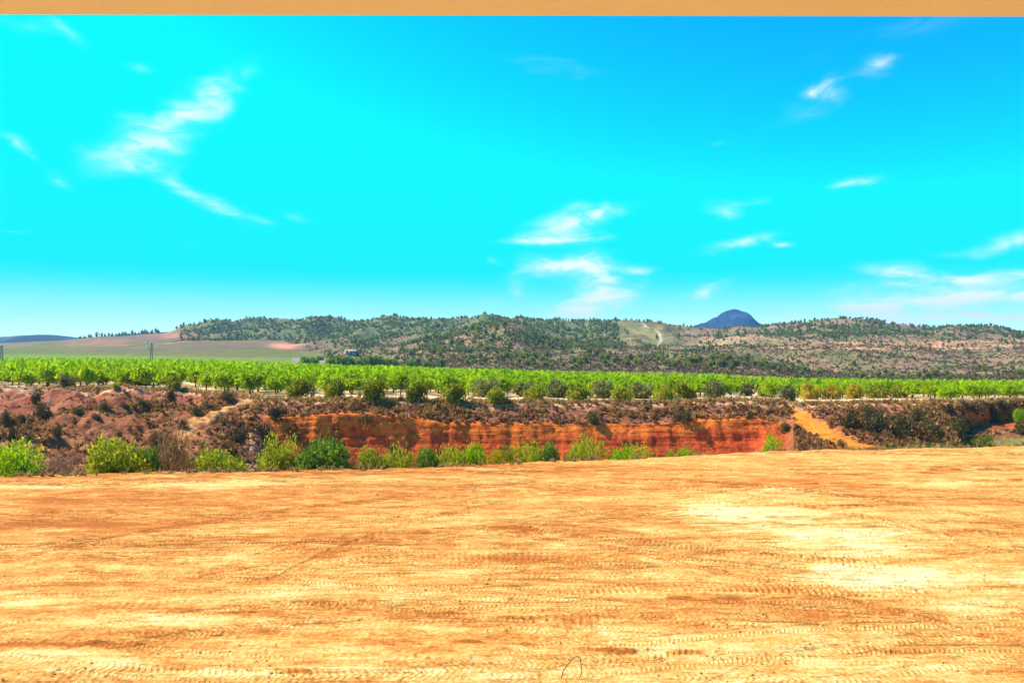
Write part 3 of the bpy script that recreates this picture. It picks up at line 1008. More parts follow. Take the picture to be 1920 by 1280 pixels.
def trunk_mesh(name, seed, h, r, limbs, reach, top, mat):
    rng = np.random.default_rng(seed)
    lean = rng.uniform(-.12, .12, 2) * h
    P = [[(0, 0, -.25, r * 1.5), (0, 0, .02, r * 1.2), (lean[0] * .5, lean[1] * .5, h * .5, r), (lean[0], lean[1], h, r * .9)]]
    a0 = rng.uniform(0, 6.28)
    for i in range(limbs):
        a = a0 + i * 6.283 / limbs + rng.uniform(-.4, .4)
        rr = reach * rng.uniform(.6, 1)
        P.append([(lean[0], lean[1], h * .92, r * .7), (lean[0] + math.cos(a) * rr * .45, lean[1] + math.sin(a) * rr * .45, h + (top - h) * .42, r * .45),
                  (lean[0] + math.cos(a) * rr, lean[1] + math.sin(a) * rr, h + (top - h) * rng.uniform(.7, .95), r * .15)])
    V, F = tube_np(P, 6)
    me = mesh_np(name, V, F, smooth_shade=True)
    me.materials.append(mat)
    return me


def crown_mesh(name, mat, scale, *a, z0=0.0, **k):
    V, F, t = crown_np(*a, **k)
    V = V * np.array(scale) + np.array((0, 0, z0))
    me = mesh_np(name, V, F, {"tint": t})
    me.materials.append(mat)
    return me


M_BARK = mat_plain("grey_bark", (0.10, 0.065, 0.045), scale=8, vary=.4)
M_BARKD = mat_plain("dark_bark", (0.12, 0.07, 0.045), scale=8, vary=.4)
M_ALMOND = mat_leaf("orchard_leaves", (0.22, 0.32, 0.004), (0.56, 0.70, 0.006), .5, .25)
M_ALMOND2 = mat_leaf("orchard_leaves_far", (0.24, 0.36, 0.004), (0.56, 0.70, 0.006), .5, 0)
M_OLIVE = mat_leaf("olive_leaves", (0.12, 0.13, 0.010), (0.46, 0.42, 0.03), .45, .35)
M_OLIVEG = mat_leaf("golden_olive_leaves", (0.34, 0.25, 0.012), (0.80, 0.60, 0.05), .5, .3)
M_OLIVES = mat_leaf("grey_olive_leaves", (0.14, 0.14, 0.04), (0.40, 0.38, 0.11), .4, .35)
M_BUSHB = mat_leaf("bright_bush_leaves", (0.18, 0.30, 0.004), (0.48, 0.66, 0.012), .5, .2)
M_BUSHG = mat_leaf("green_bush_leaves", (0.18, 0.21, 0.012), (0.56, 0.54, 0.03), .5, .35)
M_BUSHD = mat_leaf("deep_green_bush_leaves", (0.08, 0.15, 0.015), (0.30, 0.42, 0.045), .45, .3)
M_BUSHY = mat_leaf("yellow_bush_leaves", (0.26, 0.20, 0.006), (0.62, 0.46, 0.015), .45, .3)
M_DRYB = mat_leaf("dry_brown_twigs", (0.16, 0.08, 0.035), (0.46, 0.25, 0.10), .35, .4)
M_DRYR = mat_leaf("dry_reddish_twigs", (0.22, 0.10, 0.075), (0.48, 0.25, 0.16), .35, .3)
M_DARKB = mat_leaf("dark_shrub_leaves", (0.055, 0.045, 0.024), (0.24, 0.19, 0.055), .25, .5)
M_SCRUB = mat_leaf("low_scrub", (0.14, 0.055, 0.032), (0.66, 0.34, 0.11), .3, 0)
M_PINE = mat_leaf("pine_needles", (0.15, 0.16, 0.03), (0.42, 0.41, 0.06), .5, .5)
M_PINEF = mat_leaf("far_pine_needles", (0.12, 0.145, 0.04), (0.33, 0.36, 0.08), .5, 0)
M_HSCR = mat_leaf("hill_scrub", (0.085, 0.06, 0.03), (0.38, 0.26, 0.09), .3, 0)

rng = np.random.default_rng(7)
random.seed(7)
ORD = ["first", "second", "third", "fourth", "fifth", "sixth", "seventh", "eighth", "ninth", "tenth", "eleventh", "twelfth", "thirteenth", "fourteenth", "fifteenth", "sixteenth",
       "seventeenth", "eighteenth", "nineteenth", "twentieth"]


def nth(i):
    if i < 20: return ORD[i]
    tens = {2: "twenty", 3: "thirty", 4: "forty", 5: "fifty", 6: "sixty", 7: "seventy", 8: "eighty", 9: "ninety"}
    n = i + 1
    if n % 10 == 0: return {20: "twentieth", 30: "thirtieth", 40: "fortieth", 50: "fiftieth", 60: "sixtieth", 70: "seventieth", 80: "eightieth", 90: "ninetieth"}.get(n, str(n) + "th")
    return tens.get(n // 10, "hundred") + "-" + ORD[n % 10 - 1]


def plant(name, loc, rz, scale, crown_me, trunk_me, crown_name="foliage", trunk_name="stem", **props):
    o = empty(name, loc, rz, scale, **props)
    c = bpy.data.objects.new(crown_name, crown_me)
    c.parent = o
    COL.objects.link(c)
    if trunk_me is not None:
        t = bpy.data.objects.new(trunk_name, trunk_me)
        t.parent = o
        COL.objects.link(t)
    return o


def px_of(x, y):
    return x / y * FPX + 960


# ---- orchard: trees about 5 m apart in rows that follow the rim
OC = [crown_mesh("crown", M_ALMOND, (2.45, 2.45, 3.2), 200 + i, 640, 14, .40, .115, elong=1.6, up=.6, z0=1.3) for i in range(5)]
OT = [trunk_mesh("trunk", 220 + i, 1.5, .13, 5, 1.5, 3.6, M_BARKD) for i in range(5)]
FARC = [crown_np(240 + i, 54, 8, .42, .36, elong=1.3, up=.7) for i in range(5)]
orchard = []
ROWSP, TREESP = 5.2, 4.2
for row in range(58):
    off = random.uniform(0, TREESP)
    xq = -330 + off
    while xq < 300:
        xq += TREESP * random.uniform(.92, 1.08)
        y = 128 + row * ROWSP + random.uniform(-.5, .5)
        y += 16 * float(smooth(-40, -110, np.array(xq)))  # left rows stand farther back
        px = px_of(xq, y)
        if px < -260 or px > 2180: continue
        rd, rz_ = rim_of(px)
        lead = np.interp(px, [-300, 0, 330, 470, 560, 1300, 1420, 1500, 1700, 1760, 2100], [7, 8, 10, 12, 22, 25, 28, 36, 34, 12, 9])
        if y < rd[0] + lead: continue
        ymax = np.interp(px, [-260, 500, 900, 1300, 1450, 1700, 2180], [420, 415, 385, 330, 300, 285, 280])
        if y > ymax: continue
        # lanes between the blocks of trees
        if abs(px - np.interp(y, [130, 420], [352, 356])) < 9 * 160 / y + 2 and y < 330: continue
        if abs(px - np.interp(y, [130, 300], [1406, 1411])) < 9: continue
        if random.random() < .07: continue
        z = plain.z_at(xq, y)
        hs = np.interp(px, [-260, 330, 900, 1400, 1750, 2180], [.80, .79, .70, .62, .57, .57]) * random.uniform(.80, 1.14)
        ws = random.uniform(.82, 1.15) * np.interp(px, [0, 900, 1400, 1800], [1.0, .95, .88, .85])
        orchard.append((xq, y, z, hs, ws, px, row))
orchard.sort(key=lambda t_: t_[1])
inframe = [t_ for t_ in orchard if -25 < t_[5] < 1945]
# the nearest 300 that show are trees of their own
first = {}
front = []
chosen = []
for t_ in inframe:
    if len(chosen) < 300: chosen.append(t_)
chosen_ids = {id(t_) for t_ in chosen}
# front row: nearest tree in each slot along the rim
taken = []
for t_ in chosen:
    if all(abs(t_[5] - q_[5]) > 34 for q_ in taken): taken.append(t_)
taken.sort(key=lambda t_: t_[5])
front_ids = {id(t_): i for i, t_ in enumerate(taken)}
depth_rank = {}
for i, t_ in enumerate(chosen):
    x, y, z, hs, ws, px, row = t_
    if id(t_) in front_ids:
        lab = "leafy green orchard tree, " + nth(front_ids[id(t_)]) + " from the left in the front row"
    else:
        j = min(range(len(taken)), key=lambda q_: abs(taken[q_][5] - px))
        depth_rank[j] = depth_rank.get(j, 0) + 1
        lab = "green orchard tree, " + nth(depth_rank[j] - 1) + " one back behind the " + nth(j) + " front-row tree from the left"
    v = random.randrange(5)
    plant("orchard_tree", (x, y, z - .03), random.uniform(0, 6.28), (ws, ws, hs), OC[v], OT[v], "crown", "trunk", label=lab, category="tree", group="trees of the green orchard")


def merge_stuff(name, mat, places, bases, label, **props):
    """many small plants as one mass; places: (x, y, z, width, height, tint shift)"""
    Vs, Fs, Ts, o = [], [], [], 0
    r_ = np.random.default_rng(5)
    for (x, y, z, sw, sh, dt) in places:
        V, F, t = bases[int(r_.integers(len(bases)))]
        a = r_.uniform(0, 6.28)
        ca, sa = math.cos(a), math.sin(a)
        Vs.append(np.stack([x + sw * (V[:, 0] * ca - V[:, 1] * sa), y + sw * (V[:, 0] * sa + V[:, 1] * ca), z + sh * V[:, 2]], 1).astype(np.float32))
        Fs.append(F + o)
        Ts.append(np.clip(t + dt, 0, 1))
        o += len(V)
    me = mesh_np(name, np.concatenate(Vs), np.concatenate(Fs), {"tint": np.concatenate(Ts)})
    return add(name, me, mat, kind="stuff", label=label, category=props.pop("category", "plants"))


rest = [(t_[0], t_[1], t_[2] + 1.6 * t_[3], 2.3 * t_[4], 3.0 * t_[3], random.uniform(-.15, .15)) for t_ in orchard if id(t_) not in chosen_ids]
merge_stuff("orchard_canopy", M_ALMOND2, rest, FARC, "bright green canopy of the deeper orchard rows", category="orchard")
tp = [[(t_[0], t_[1], t_[2] - .2, .13), (t_[0], t_[1], t_[2] + 2.2, .11)] for t_ in orchard if id(t_) not in chosen_ids and t_[1] < 240]
V, F = tube_np(tp, 4)
add("orchard_trunks", mesh_np("orchard_trunks", V, F), M_BARKD, kind="stuff", label="thin dark trunks under the deeper orchard canopy", category="orchard")

# ---- olive bushes along the rim (photo x, base y, top y, width, kind)
M_OLIVEL = mat_leaf("light_olive_leaves", (0.17, 0.18, 0.010), (0.56, 0.52, 0.035), .45, .35)
KIND = {'l': (M_OLIVEL, "olive_bush"), 'o': (M_OLIVE, "olive_bush"), 'g': (M_OLIVEG, "olive_bush"), 's': (M_OLIVES, "olive_bush")}
OLV = {k: [crown_mesh("foliage", KIND[k][0], (1, 1, 1), 300 + 10 * i + ord(k), 1100, 18, .36, .088, elong=1.3, up=.2, spread=1.0) for i in range(3)] for k in KIND}
OLT = [trunk_mesh("trunk", 330 + i, .28, .07, 4, .5, .75, M_BARK) for i in range(3)]
OLIVES = [
    (560, 747, 711, 58, 'o', "dark green olive bush on the cliff rim, largest and leftmost of its row"), (627, 749, 715, 52, 'o', "dark olive bush on the cliff rim, second from the left"),
    (703, 751, 713, 60, 'o', "wide olive bush with dark foot on the cliff rim, third from the left"), (778, 752, 716, 46, 'o', "yellow-green olive bush, fourth from the left on the cliff rim"),
    (852, 755, 721, 50, 'g', "rounded golden-green olive bush, fifth from the left on the cliff rim"), (912, 744, 711, 62, 's', "grey-green olive bush just behind the small round one on the rim"),
    (931, 756, 727, 42, 'g', "small round golden-green bush at the lip of the cliff"), (1003, 753, 723, 44, 'g', "small yellow-green bush above the middle of the red cliff"),
    (985, 744, 715, 44, 's', "grey-green bush behind a small yellow one above mid cliff"), (1048, 745, 713, 52, 's', "grey bush between the two yellow bushes above mid cliff"),
    (1086, 754, 727, 50, 'g', "low yellow-green bush with bare twigs on the rim right of centre"), (1130, 746, 714, 60, 's', "wide grey-brown bush behind the rim right of centre"),
    (1168, 753, 726, 48, 'g', "light green bush at the rim, sixth from the pale lane going left"), (1200, 747, 716, 52, 's', "grey-green bush behind the rim, fifth from the pale lane going left"),
    (1243, 753, 721, 48, 'g', "bright olive bush at the rim, fourth from the pale lane going left"), (1287, 751, 716, 50, 'o', "dark domed olive bush at the rim, third from the pale lane going left"),
    (1340, 746, 711, 44, 's', "brownish grey bush on the mound, second from the pale lane going left"), (1402, 742, 718, 36, 's', "grey-green olive bush standing in front of the pale lane"),
    (1438, 744, 718, 38, 'g', "first olive right of the pale lane"), (1476, 750, 721, 40, 's', "grey-green olive above the head of the orange gully"), (1518, 748, 722, 38, 'g', "golden olive just right of the orange gully"),
    (1560, 748, 722, 38, 'g', "yellow olive, second to the right of the orange gully"), (1604, 747, 721, 40, 'g', "golden olive, third to the right of the orange gully"),
    (1646, 746, 719, 44, 'l', "green-sided olive, fourth to the right of the orange gully"), (1686, 746, 721, 38, 'l', "last olive of the row, before the bare orchard trunks begin"),
    (125, 727, 702, 38, 's', "grey twiggy bush on the left bank top"), (262, 722, 699, 46, 's', "wide grey bush among the orchard trunks on the left bank"), (330, 731, 704, 34, 'o', "dark small bush beside the left orchard gap"),
    (218, 728, 719, 18, 'o', "tiny dark bush on the left bank top"),
]
for i, (px, by, ty, wd, k, lab) in enumerate(OLIVES):
    if k == 'g' and px < 1500: k = 'l'
    tmp = ravine.hit(px, by, 108)
    p = tmp
    if p.y > rim_of(px)[0][0] + 16: p = plain.hit(px, by)
    s_ = wd / FPX * p.y / 2 * 1.02
    hgt = (by - ty) / FPX * p.y * 1.06
    v = i % 3
    plant("olive_bush", (p.x, p.y, p.z - .05), random.uniform(0, 6.28), (s_, s_, hgt), OLV[k][v], OLT[v], "foliage", "trunk", label=lab, category="bush", group="olive bushes along the rim")

# ---- bushes that rise from the ravine just beyond the edge of the field
EK = {'b': M_BUSHB, 'g': M_BUSHG, 'd': M_BUSHD, 'y': M_BUSHY, 'r': M_DRYR, 'n': M_DRYB}
EB = {k: [crown_mesh("foliage", EK[k], (1, 1, 1), 400 + 17 * i + ord(k), 5200 if k in 'bgdy' else 2200, 24, .36, .042 if k in 'bgdy' else .028, elong=1.0 if k in 'bgdy' else 2.6, up=-.1 if k in 'bgdy' else .7, hollow=.62) for i in range(3)] for k in EK}
ET = [trunk_mesh("stems", 430 + i, .15, .035, 7, .65, .8, M_BARK) for i in range(3)]
EDGEB = [  # photo x, top y, width, kind, label
    (32, 840, 98, 'b', "bright lime green bush at the far left end of the field edge"),
    (222, 826, 112, 'g', "tall yellow-green bush with several crowns at the field edge"), (268, 834, 50, 'd', "dark green clump standing for the shaded side of the tall yellow-green bush"), (252, 866, 76, 'y', "low mustard yellow bush in front of the tall yellow-green bush"),  # second clump: the bush's shaded right side, painted as darker leaves
    (415, 846, 108, 'g', "wide low green bush left of the rocky gully"), (523, 828, 74, 'g', "upright green bush right of the rocky gully"), (606, 832, 108, 'd', "largest deep green round bush below the red cliff"),
    (698, 843, 58, 'g', "feathery green bush, first right of the largest round one"), (746, 847, 72, 'g', "grey-green low bush under the left half of the red cliff"), (802, 845, 46, 'd', "small dark green bush between two lighter ones under the cliff"),
    (848, 842, 72, 'g', "light green feathery bush left of the centre of the cliff foot"), (895, 838, 56, 'b', "fresh green upright bush at the centre of the cliff foot"), (930, 850, 60, 'y', "mustard tinted low bush in the centre of the field edge"),
    (948, 845, 36, 'd', "narrow dark green bush behind the mustard one"), (990, 838, 80, 'g', "grey-green rounded bush right of the mustard one"), (1030, 836, 40, 'd', "dark green bush squeezed beside the grey-green rounded one"),
    (1064, 852, 48, 'g', "low pale green bush left of the tall spiky one"), (1100, 829, 74, 'g', "tall spiky green bush under the right half of the cliff"), (1184, 840, 78, 'b', "isolated light green mound of leaves under the right half of the cliff"),
    (1254, 846, 26, 'g', "very small green bush, left of a pair by the cliff's end"), (1284, 841, 44, 'b', "light green bush, right of a pair by the cliff's end"), (1446, 822, 40, 'b', "lone bright green bush by the shadowed corner of the cliff"),
    (112, 860, 92, 'r', "leafless reddish brown thicket between the lime and yellow-green bushes"), (318, 818, 76, 'n', "tall dry brown shrub behind the tall yellow-green bush"), (352, 862, 44, 'n', "dry brown shrub at the foot of the slope left of the green bush"),
    (660, 858, 34, 'n', "small dry shrub right of the largest round bush"),
]
for i, (px, ty, wd, k, lab) in enumerate(EDGEB):
    ed = float(edge_D(float(U(px))))
    D = ed + 2.6 + 0.5 * (i % 3) + (1.6 if k == 'n' and i % 2 else 0)
    q_ = (D - ed) / 7.0
    z = -6.5 * q_ ** 1.35
    x = float(U(px)) * D
    s_ = wd / FPX * D / 2 * 1.2
    hgt = (float(Zof(ty, D)) - z) * 1.05
    v = i % 3
    plant("bush", (x, D, z - .1), random.uniform(0, 6.28), (s_, s_, hgt * 1.03), EB[k][v], ET[v], "foliage", "stem", label=lab, category="bush", group="bushes along the field edge")

# ---- darker shrubs standing out on the banks
DB = [crown_mesh("foliage", M_DARKB, (1, 1, 1), 460 + i, 700, 12, .4, .07, elong=1.6, up=.4) for i in range(3)]
DBR = [crown_mesh("foliage", M_DRYB, (1, 1, 1), 470 + i, 700, 12, .4, .065, elong=2.4, up=.6) for i in range(3)]
SHRUBS = [  # photo x, base y, width, height, kind, label
    (70, 755, 24, 24, 'd', "dark shrub clinging high on the red bank at far left"), (83, 785, 36, 26, 'd', "wide dark shrub at the foot of the red bank at far left"), (14, 795, 24, 24, 'd', "dark shrub at the foot of the red bank by the frame's left edge"),
    (44, 792, 26, 14, 'd', "low dark shrub between two taller ones under the red bank"), (150, 775, 30, 12, 'd', "low dark shrub under the middle of the left red bank"), (198, 768, 24, 14, 'd', "dark pointed shrub under the left red bank"),
    (237, 766, 22, 12, 'd', "small dark shrub near the right end of the left red bank"), (268, 762, 34, 14, 'd', "broad dark shrub near the right end of the left red bank"), (322, 755, 26, 24, 'd', "dark shrub in the notch where the left red bank ends"),
    (183, 784, 20, 9, 'd', "small dark shrub at the terrace lip on the left"), (28, 830, 24, 26, 'd', "tall dark shrub on the left scrub slope near the frame edge"), (57, 828, 24, 14, 'd', "squat dark shrub on the left scrub slope"),
    (112, 818, 26, 22, 'd', "dark shrub alone on the middle of the left scrub slope"), (178, 850, 24, 16, 'd', "dark shrub behind the yellow-green bush"), (345, 800, 24, 14, 'd', "dark shrub left of the pale earthen spur"),
    (395, 770, 24, 14, 'd', "dark shrub right above the pale earthen spur"), (430, 750, 34, 16, 'd', "dark shrub at the top of the pale earthen spur"), (372, 778, 30, 16, 'd', "dark shrub halfway up the pale earthen spur"),
    (452, 832, 36, 28, 'd', "deep dark shrub in the corner left of the red cliff"), (497, 830, 34, 34, 'd', "dark shrub against the left end of the red cliff"), (520, 783, 34, 20, 'd', "dark shrub hanging over the left end of the red cliff"),
    (425, 843, 24, 18, 'n', "dry brown shrub above the rocky gully"), (300, 838, 40, 26, 'n', "dry brown shrub under the earthen spur on the left"), (690, 790, 36, 14, 'd', "dark scrub over a notch in the cliff edge"),
    (1108, 790, 36, 18, 'd', "dark scrub hanging in the middle of the cliff edge"), (1280, 790, 40, 18, 'd', "dark scrub right of the middle of the cliff edge"), (1470, 806, 30, 14, 'd', "dark shrub at the right end of the red cliff"),
    (1590, 800, 44, 30, 'd', "dark shrub on the slope right of the orange gully"), (1640, 812, 52, 34, 'd', "broad dark shrub on the shaded slope right of the gully"), (1690, 818, 56, 36, 'd', "largest dark shrub on the shaded slope at right"),
    (1740, 818, 50, 30, 'd', "dark shrub low on the shaded slope near its right end"), (1790, 812, 44, 26, 'd', "dark shrub at the right end of the shaded slope"), (1625, 780, 36, 18, 'd', "dark shrub high on the shaded slope at right"),
    (1715, 786, 40, 18, 'd', "dark shrub under the rim of the shaded slope at right"), (1775, 776, 30, 18, 'd', "dark shrub at the shoulder of the shaded slope"), (1828, 768, 34, 12, 'd', "dark green shrub on top of the small red cliff at right"),
    (1866, 790, 24, 32, 'd', "dark shrub splitting the small red cliff at right"), (1880, 765, 24, 12, 'd', "dark shrub on the rim above the small red cliff"), (1912, 792, 30, 24, 'g', "bright green bush at the frame's right edge below the rim"),
    (1908, 812, 34, 20, 'd', "dark bush below the bright one at the frame's right edge"), (1578, 838, 24, 14, 'n', "dry grey-green shrub in the mouth of the orange gully"), (1660, 822, 26, 16, 'n', "dry yellow shrub at the foot of the shaded slope"),
]
for i, (px, by, wd, hh, k, lab) in enumerate(SHRUBS):
    p = ravine.hit(px, by, 62)
    s_ = wd / FPX * p.y / 2
    me = {'d': DB, 'n': DBR, 'g': EB['b']}[k][i % 3]
    plant("shrub", (p.x, p.y - s_ * .3, p.z - .25), random.uniform(0, 6.28), (s_, s_, hh / FPX * p.y * 1.1 + .2), me, ET[i % 3], "foliage", "stem", label=lab, category="shrub", group="shrubs on the ravine banks")

# ---- small scrub tufts over the banks
SB = [crown_np(500 + i, 18, 5, .45, .36, elong=1.5, up=.6) for i in range(6)]
places = []
while len(places) < 9500:
    px = random.uniform(-250, 2150)
    par = random.uniform(1.0, 4.3)
    if 478 < px < 1490 and par < 3.0 + .1 * random.random(): continue
    if px > 1800 and 1.3 < par < 3.2 and random.random() < .85: continue
    if px < 380 and 3.0 < par < 3.95 and random.random() < .88: continue
    gpx = np.interp(par, [1.0, 2.0, 3.0, 4.05], [1612, 1560, 1512, 1482])
    if abs(px - gpx) < np.interp(par, [1, 4], [46, 14]) * random.uniform(.6, 1.1): continue
    lpx = np.interp(par, [1.3, 2.0, 3.0, 4.0], [330, 372, 425, 468])
    if abs(px - lpx) < np.interp(par, [1.3, 4], [20, 10]) and 1.3 < par < 4.3: continue
    x, y, z = ravine.at_par(px, par)
    cl = float(vnoise(np.array(x * .25), np.array(y * .3), 510))
    if random.random() > .25 + cl * 1.1: continue
    s_ = random.uniform(.16, .40) * (1.5 if random.random() < .1 else 1)
    dt = random.uniform(-.4, .4) + (.18 if par > 3.6 else 0)
    if par > 3.75 and random.random() < .45: continue
    if px > 1500 and par < 3.4: dt -= .1
    places.append((x, y, z - .06, s_, s_ * random.uniform(.8, 1.5), dt))
merge_stuff("dry_scrub", M_SCRUB, places, SB, "dry brown scrub tufts covering the ravine banks", category="scrub")
# grass and weeds on the ravine floor at right and pale dry grass on the rim
GB = [crown_np(520 + i, 16, 5, .5, .30, elong=3.0, up=2.0) for i in range(4)]
M_GRASS = mat_leaf("ravine_grass", (0.10, 0.13, 0.02), (0.34, 0.34, 0.05), .35, 0)
M_STRAW = mat_leaf("straw_grass", (0.30, 0.17, 0.06), (0.62, 0.40, 0.16), .3, 0)
pl = []
for _ in range(520):
    px = random.uniform(1600, 1860)
    x, y, z = ravine.at_par(px, random.uniform(.80, 1.06))
    pl.append((x, y, z - .03, random.uniform(.2, .4), random.uniform(.15, .35), random.uniform(-.3, .3)))
merge_stuff("ravine_grass", M_GRASS, pl, GB, "green grass on the ravine floor at the right", category="grass")
pl = []
for _ in range(2600):
    px = random.uniform(-200, 2100)
    x, y, z = ravine.at_par(px, random.uniform(3.9, 5.6) if random.random() < .7 else random.uniform(3.95, 4.3))
    pl.append((x, y, z - .03, random.uniform(.15, .35), random.uniform(.18, .45), random.uniform(-.3, .3)))
merge_stuff("straw_grass", M_STRAW, pl, GB, "pale straw grass along the rim below the orchard", category="grass")

# dry weeds along the broken edge of the field
pl = []
for _ in range(900):
    px = random.uniform(-150, 2050)
    ed = float(edge_D(float(U(px))))
    if float(vnoise(np.array(px * .02), np.array(0.0), 530)) < random.uniform(.25, .6): continue
    D = ed + random.uniform(-.25, 1.2)
    z = -6.5 * (max(0, D - ed) / 7.0) ** 1.35
    pl.append((float(U(px)) * D, D, z - .04, random.uniform(.08, .28), random.uniform(.08, .32), random.uniform(-.3, .3)))
merge_stuff("edge_weeds", M_STRAW, pl, GB, "dry straw weeds along the far edge of the graded field", category="weeds")

# ---- pines
PC = [crown_mesh("crown", M_PINE, (2.6, 2.6, 4.0), 540 + i, 220, 12, .38, .19, elong=1.2, up=.1, z0=.9) for i in range(4)]
PT = [trunk_mesh("trunk", 550 + i, 2.2, .16, 4, 1.2, 4.6, M_BARKD) for i in range(4)]
PFB = [crown_np(560 + i, 34, 7, .42, .34, elong=1.1, up=.2) for i in range(6)]


def pine_density(px, py, par):
    if hills_farm(px, par): return 0
    d = 0.10
    if px < 1160 and par > 2.0: d = 1.0
    if 640 < px < 1160 and 1.0 < par <= 2.0: d = .20
    if 660 < px < 860 and par > 1.5: d = .75
    if 900 < px < 1010 and 1.3 < par < 2.1: d = .12
    if 1000 < px < 1180 and 1.6 < par < 2.4: d = .42
    if 1000 < px < 1440 and par < 1.5: d = .10
    if 1160 < px < 1400 and par > 2.1: d = .16
    if 1160 < px < 1260 and 1.85 < par < 2.75: d = .02
    if 1420 < px < 1660 and par > 2.2: d = 1.4
    if px >= 1660 and par > 2.35: d = .9
    if px > 1440 and par <= 2.1: d = .035
    if px > 1440 and 2.0 < par < 2.25: d = .10
    return d


def hills_farm(px, par):
    i = int(np.clip(np.searchsorted(hills.px, px), 0, len(hills.px) - 1))
    j = int(np.clip(np.searchsorted(hills.par, par), 0, len(hills.par) - 1))
    return hills.farm[j, i] > .5


pines = []
tries = 0
while len(pines) < 7500 and tries < 90000:
    tries += 1
    px, par = random.uniform(-120, 2040), random.uniform(.55, 3.06)
    x, y, z = hills.at_par(px, par)
    d = pine_density(px, 0, par)
    cl = float(vnoise(np.array(x * .02), np.array(y * .014), 570))
    if random.random() > d * (.35 + 1.1 * cl) * (y / 900.0) ** .35: continue
    pines.append((x, y, z, random.uniform(.42, .85) * (.85 if px > 1400 else 1), px, par))
# a line of trees along the crest of the farmland at the far left
for px in list(np.linspace(150, 295, 26)) + list(np.linspace(330, 420, 14)):
    x, y, z = hills.at_par(px + random.uniform(-4, 4), 2.98)
    pines.append((x, y, z, random.uniform(.8, 1.7), px, 2.98))
pines.sort(key=lambda t_: t_[1])
inview = [p for p in pines if -15 < p[4] < 1935]
solo = inview[:230]
solo_ids = {id(p) for p in solo}
ZONES = [(-50, "on the far left farmland"), (560, "behind the white farm"), (740, "left of the rounded spur"), (860, "below the rounded spur"), (1000, "just right of the rounded spur"), (1090, "below the pale hill field"),
         (1180, "under the hill track"), (1260, "below the blue peak"), (1340, "behind the pale orchard lane"), (1420, "on the slope behind the golden olives"), (1640, "on the far right scrub slope")]
zone_n = {}
for i, p in enumerate(sorted(solo, key=lambda p_: p_[4])):
    x, y, z, s_, px, par = p
    side = [nm for x0, nm in ZONES if px >= x0][-1]
    zone_n[side] = zone_n.get(side, 0) + 1
    plant("pine_tree", (x, y, z - .15), random.uniform(0, 6.28), (s_, s_, s_), PC[i % 4], PT[i % 4], "crown", "trunk", label="small pine " + side + ", " + nth(zone_n[side] - 1) + " from the left there", category="tree", group="pines at the foot of the hills")
merge_stuff("pine_forest", M_PINEF, [(p[0], p[1], p[2] + .6 * p[3], 2.6 * p[3], 4.3 * p[3], random.uniform(-.3, .25)) for p in pines if id(p) not in solo_ids], PFB, "mass of dark pines covering the upper hillsides", category="forest")
HB = [crown_np(580 + i, 7, 4, .5, .6, elong=1.0, up=.2) for i in range(6)]
pl = []
while len(pl) < 34000:
    px = random.uniform(560, 2100)
    par = random.uniform(.35, 2.6) ** 1.0
    if hills_farm(px, par): continue
    x, y, z = hills.at_par(px, par)
    if random.random() > 900 / (y + 250): continue
    if 1160 < px < 1260 and 1.9 < par < 2.7: continue
    s_ = random.uniform(.35, 1.0) * (1.5 if random.random() < .1 else 1)
    pl.append((x, y, z - .1, s_, s_ * random.uniform(.8, 1.4), random.uniform(-.35, .35)))
merge_stuff("hill_scrub", M_HSCR, pl, HB, "low grey-green scrub dotted over the hill slopes", category="scrub")

# ------------------------------------------------------------------ things in the distance
def box_np(x0, x1, y0, y1, z0, z1):
    V = [(x0, y0, z0), (x1, y0, z0), (x1, y1, z0), (x0, y1, z0), (x0, y0, z1), (x1, y0, z1), (x1, y1, z1), (x0, y1, z1)]
    F = [(0, 3, 2, 1), (4, 5, 6, 7), (0, 1, 5, 4), (1, 2, 6, 5), (2, 3, 7, 6), (3, 0, 4, 7)]
    return np.array(V, float), np.array(F)


def boxes(name, bl, mat, parent, label=None):
    Vs, Fs, o = [], [], 0
    for b in bl:
        V, F = box_np(*b)
        Vs.append(V)
        Fs.append(F + o)
        o += 8
    me = mesh_np(name, np.concatenate(Vs), np.concatenate(Fs))
    ob = add(name, me, mat, parent)
    if label: ob["label"] = label
    return ob


M_STEEL = mat_plain("galvanised_steel", (0.30, 0.28, 0.26), .6, .15, 5)
M_CERAM = mat_plain("pale_insulators", (0.80, 0.80, 0.78), .4, .05, 5)
M_WALL = mat_plain("whitewash", (0.50, 0.42, 0.36), .9, .08, 1.5)
M_WALLP = mat_plain("pink_render", (0.62, 0.40, 0.34), .9, .1, 1.5)
M_TILE = mat_plain("roof_tile", (0.50, 0.30, 0.22), .9, .2, 3)
M_TILEW = mat_plain("pale_roof", (0.46, 0.36, 0.29), .9, .1, 3)
M_GLASSD = mat_plain("dark_window", (0.03, 0.035, 0.045), .2, .1, 3)
M_DOORW = mat_plain("brown_door", (0.16, 0.08, 0.04), .7, .2, 3)


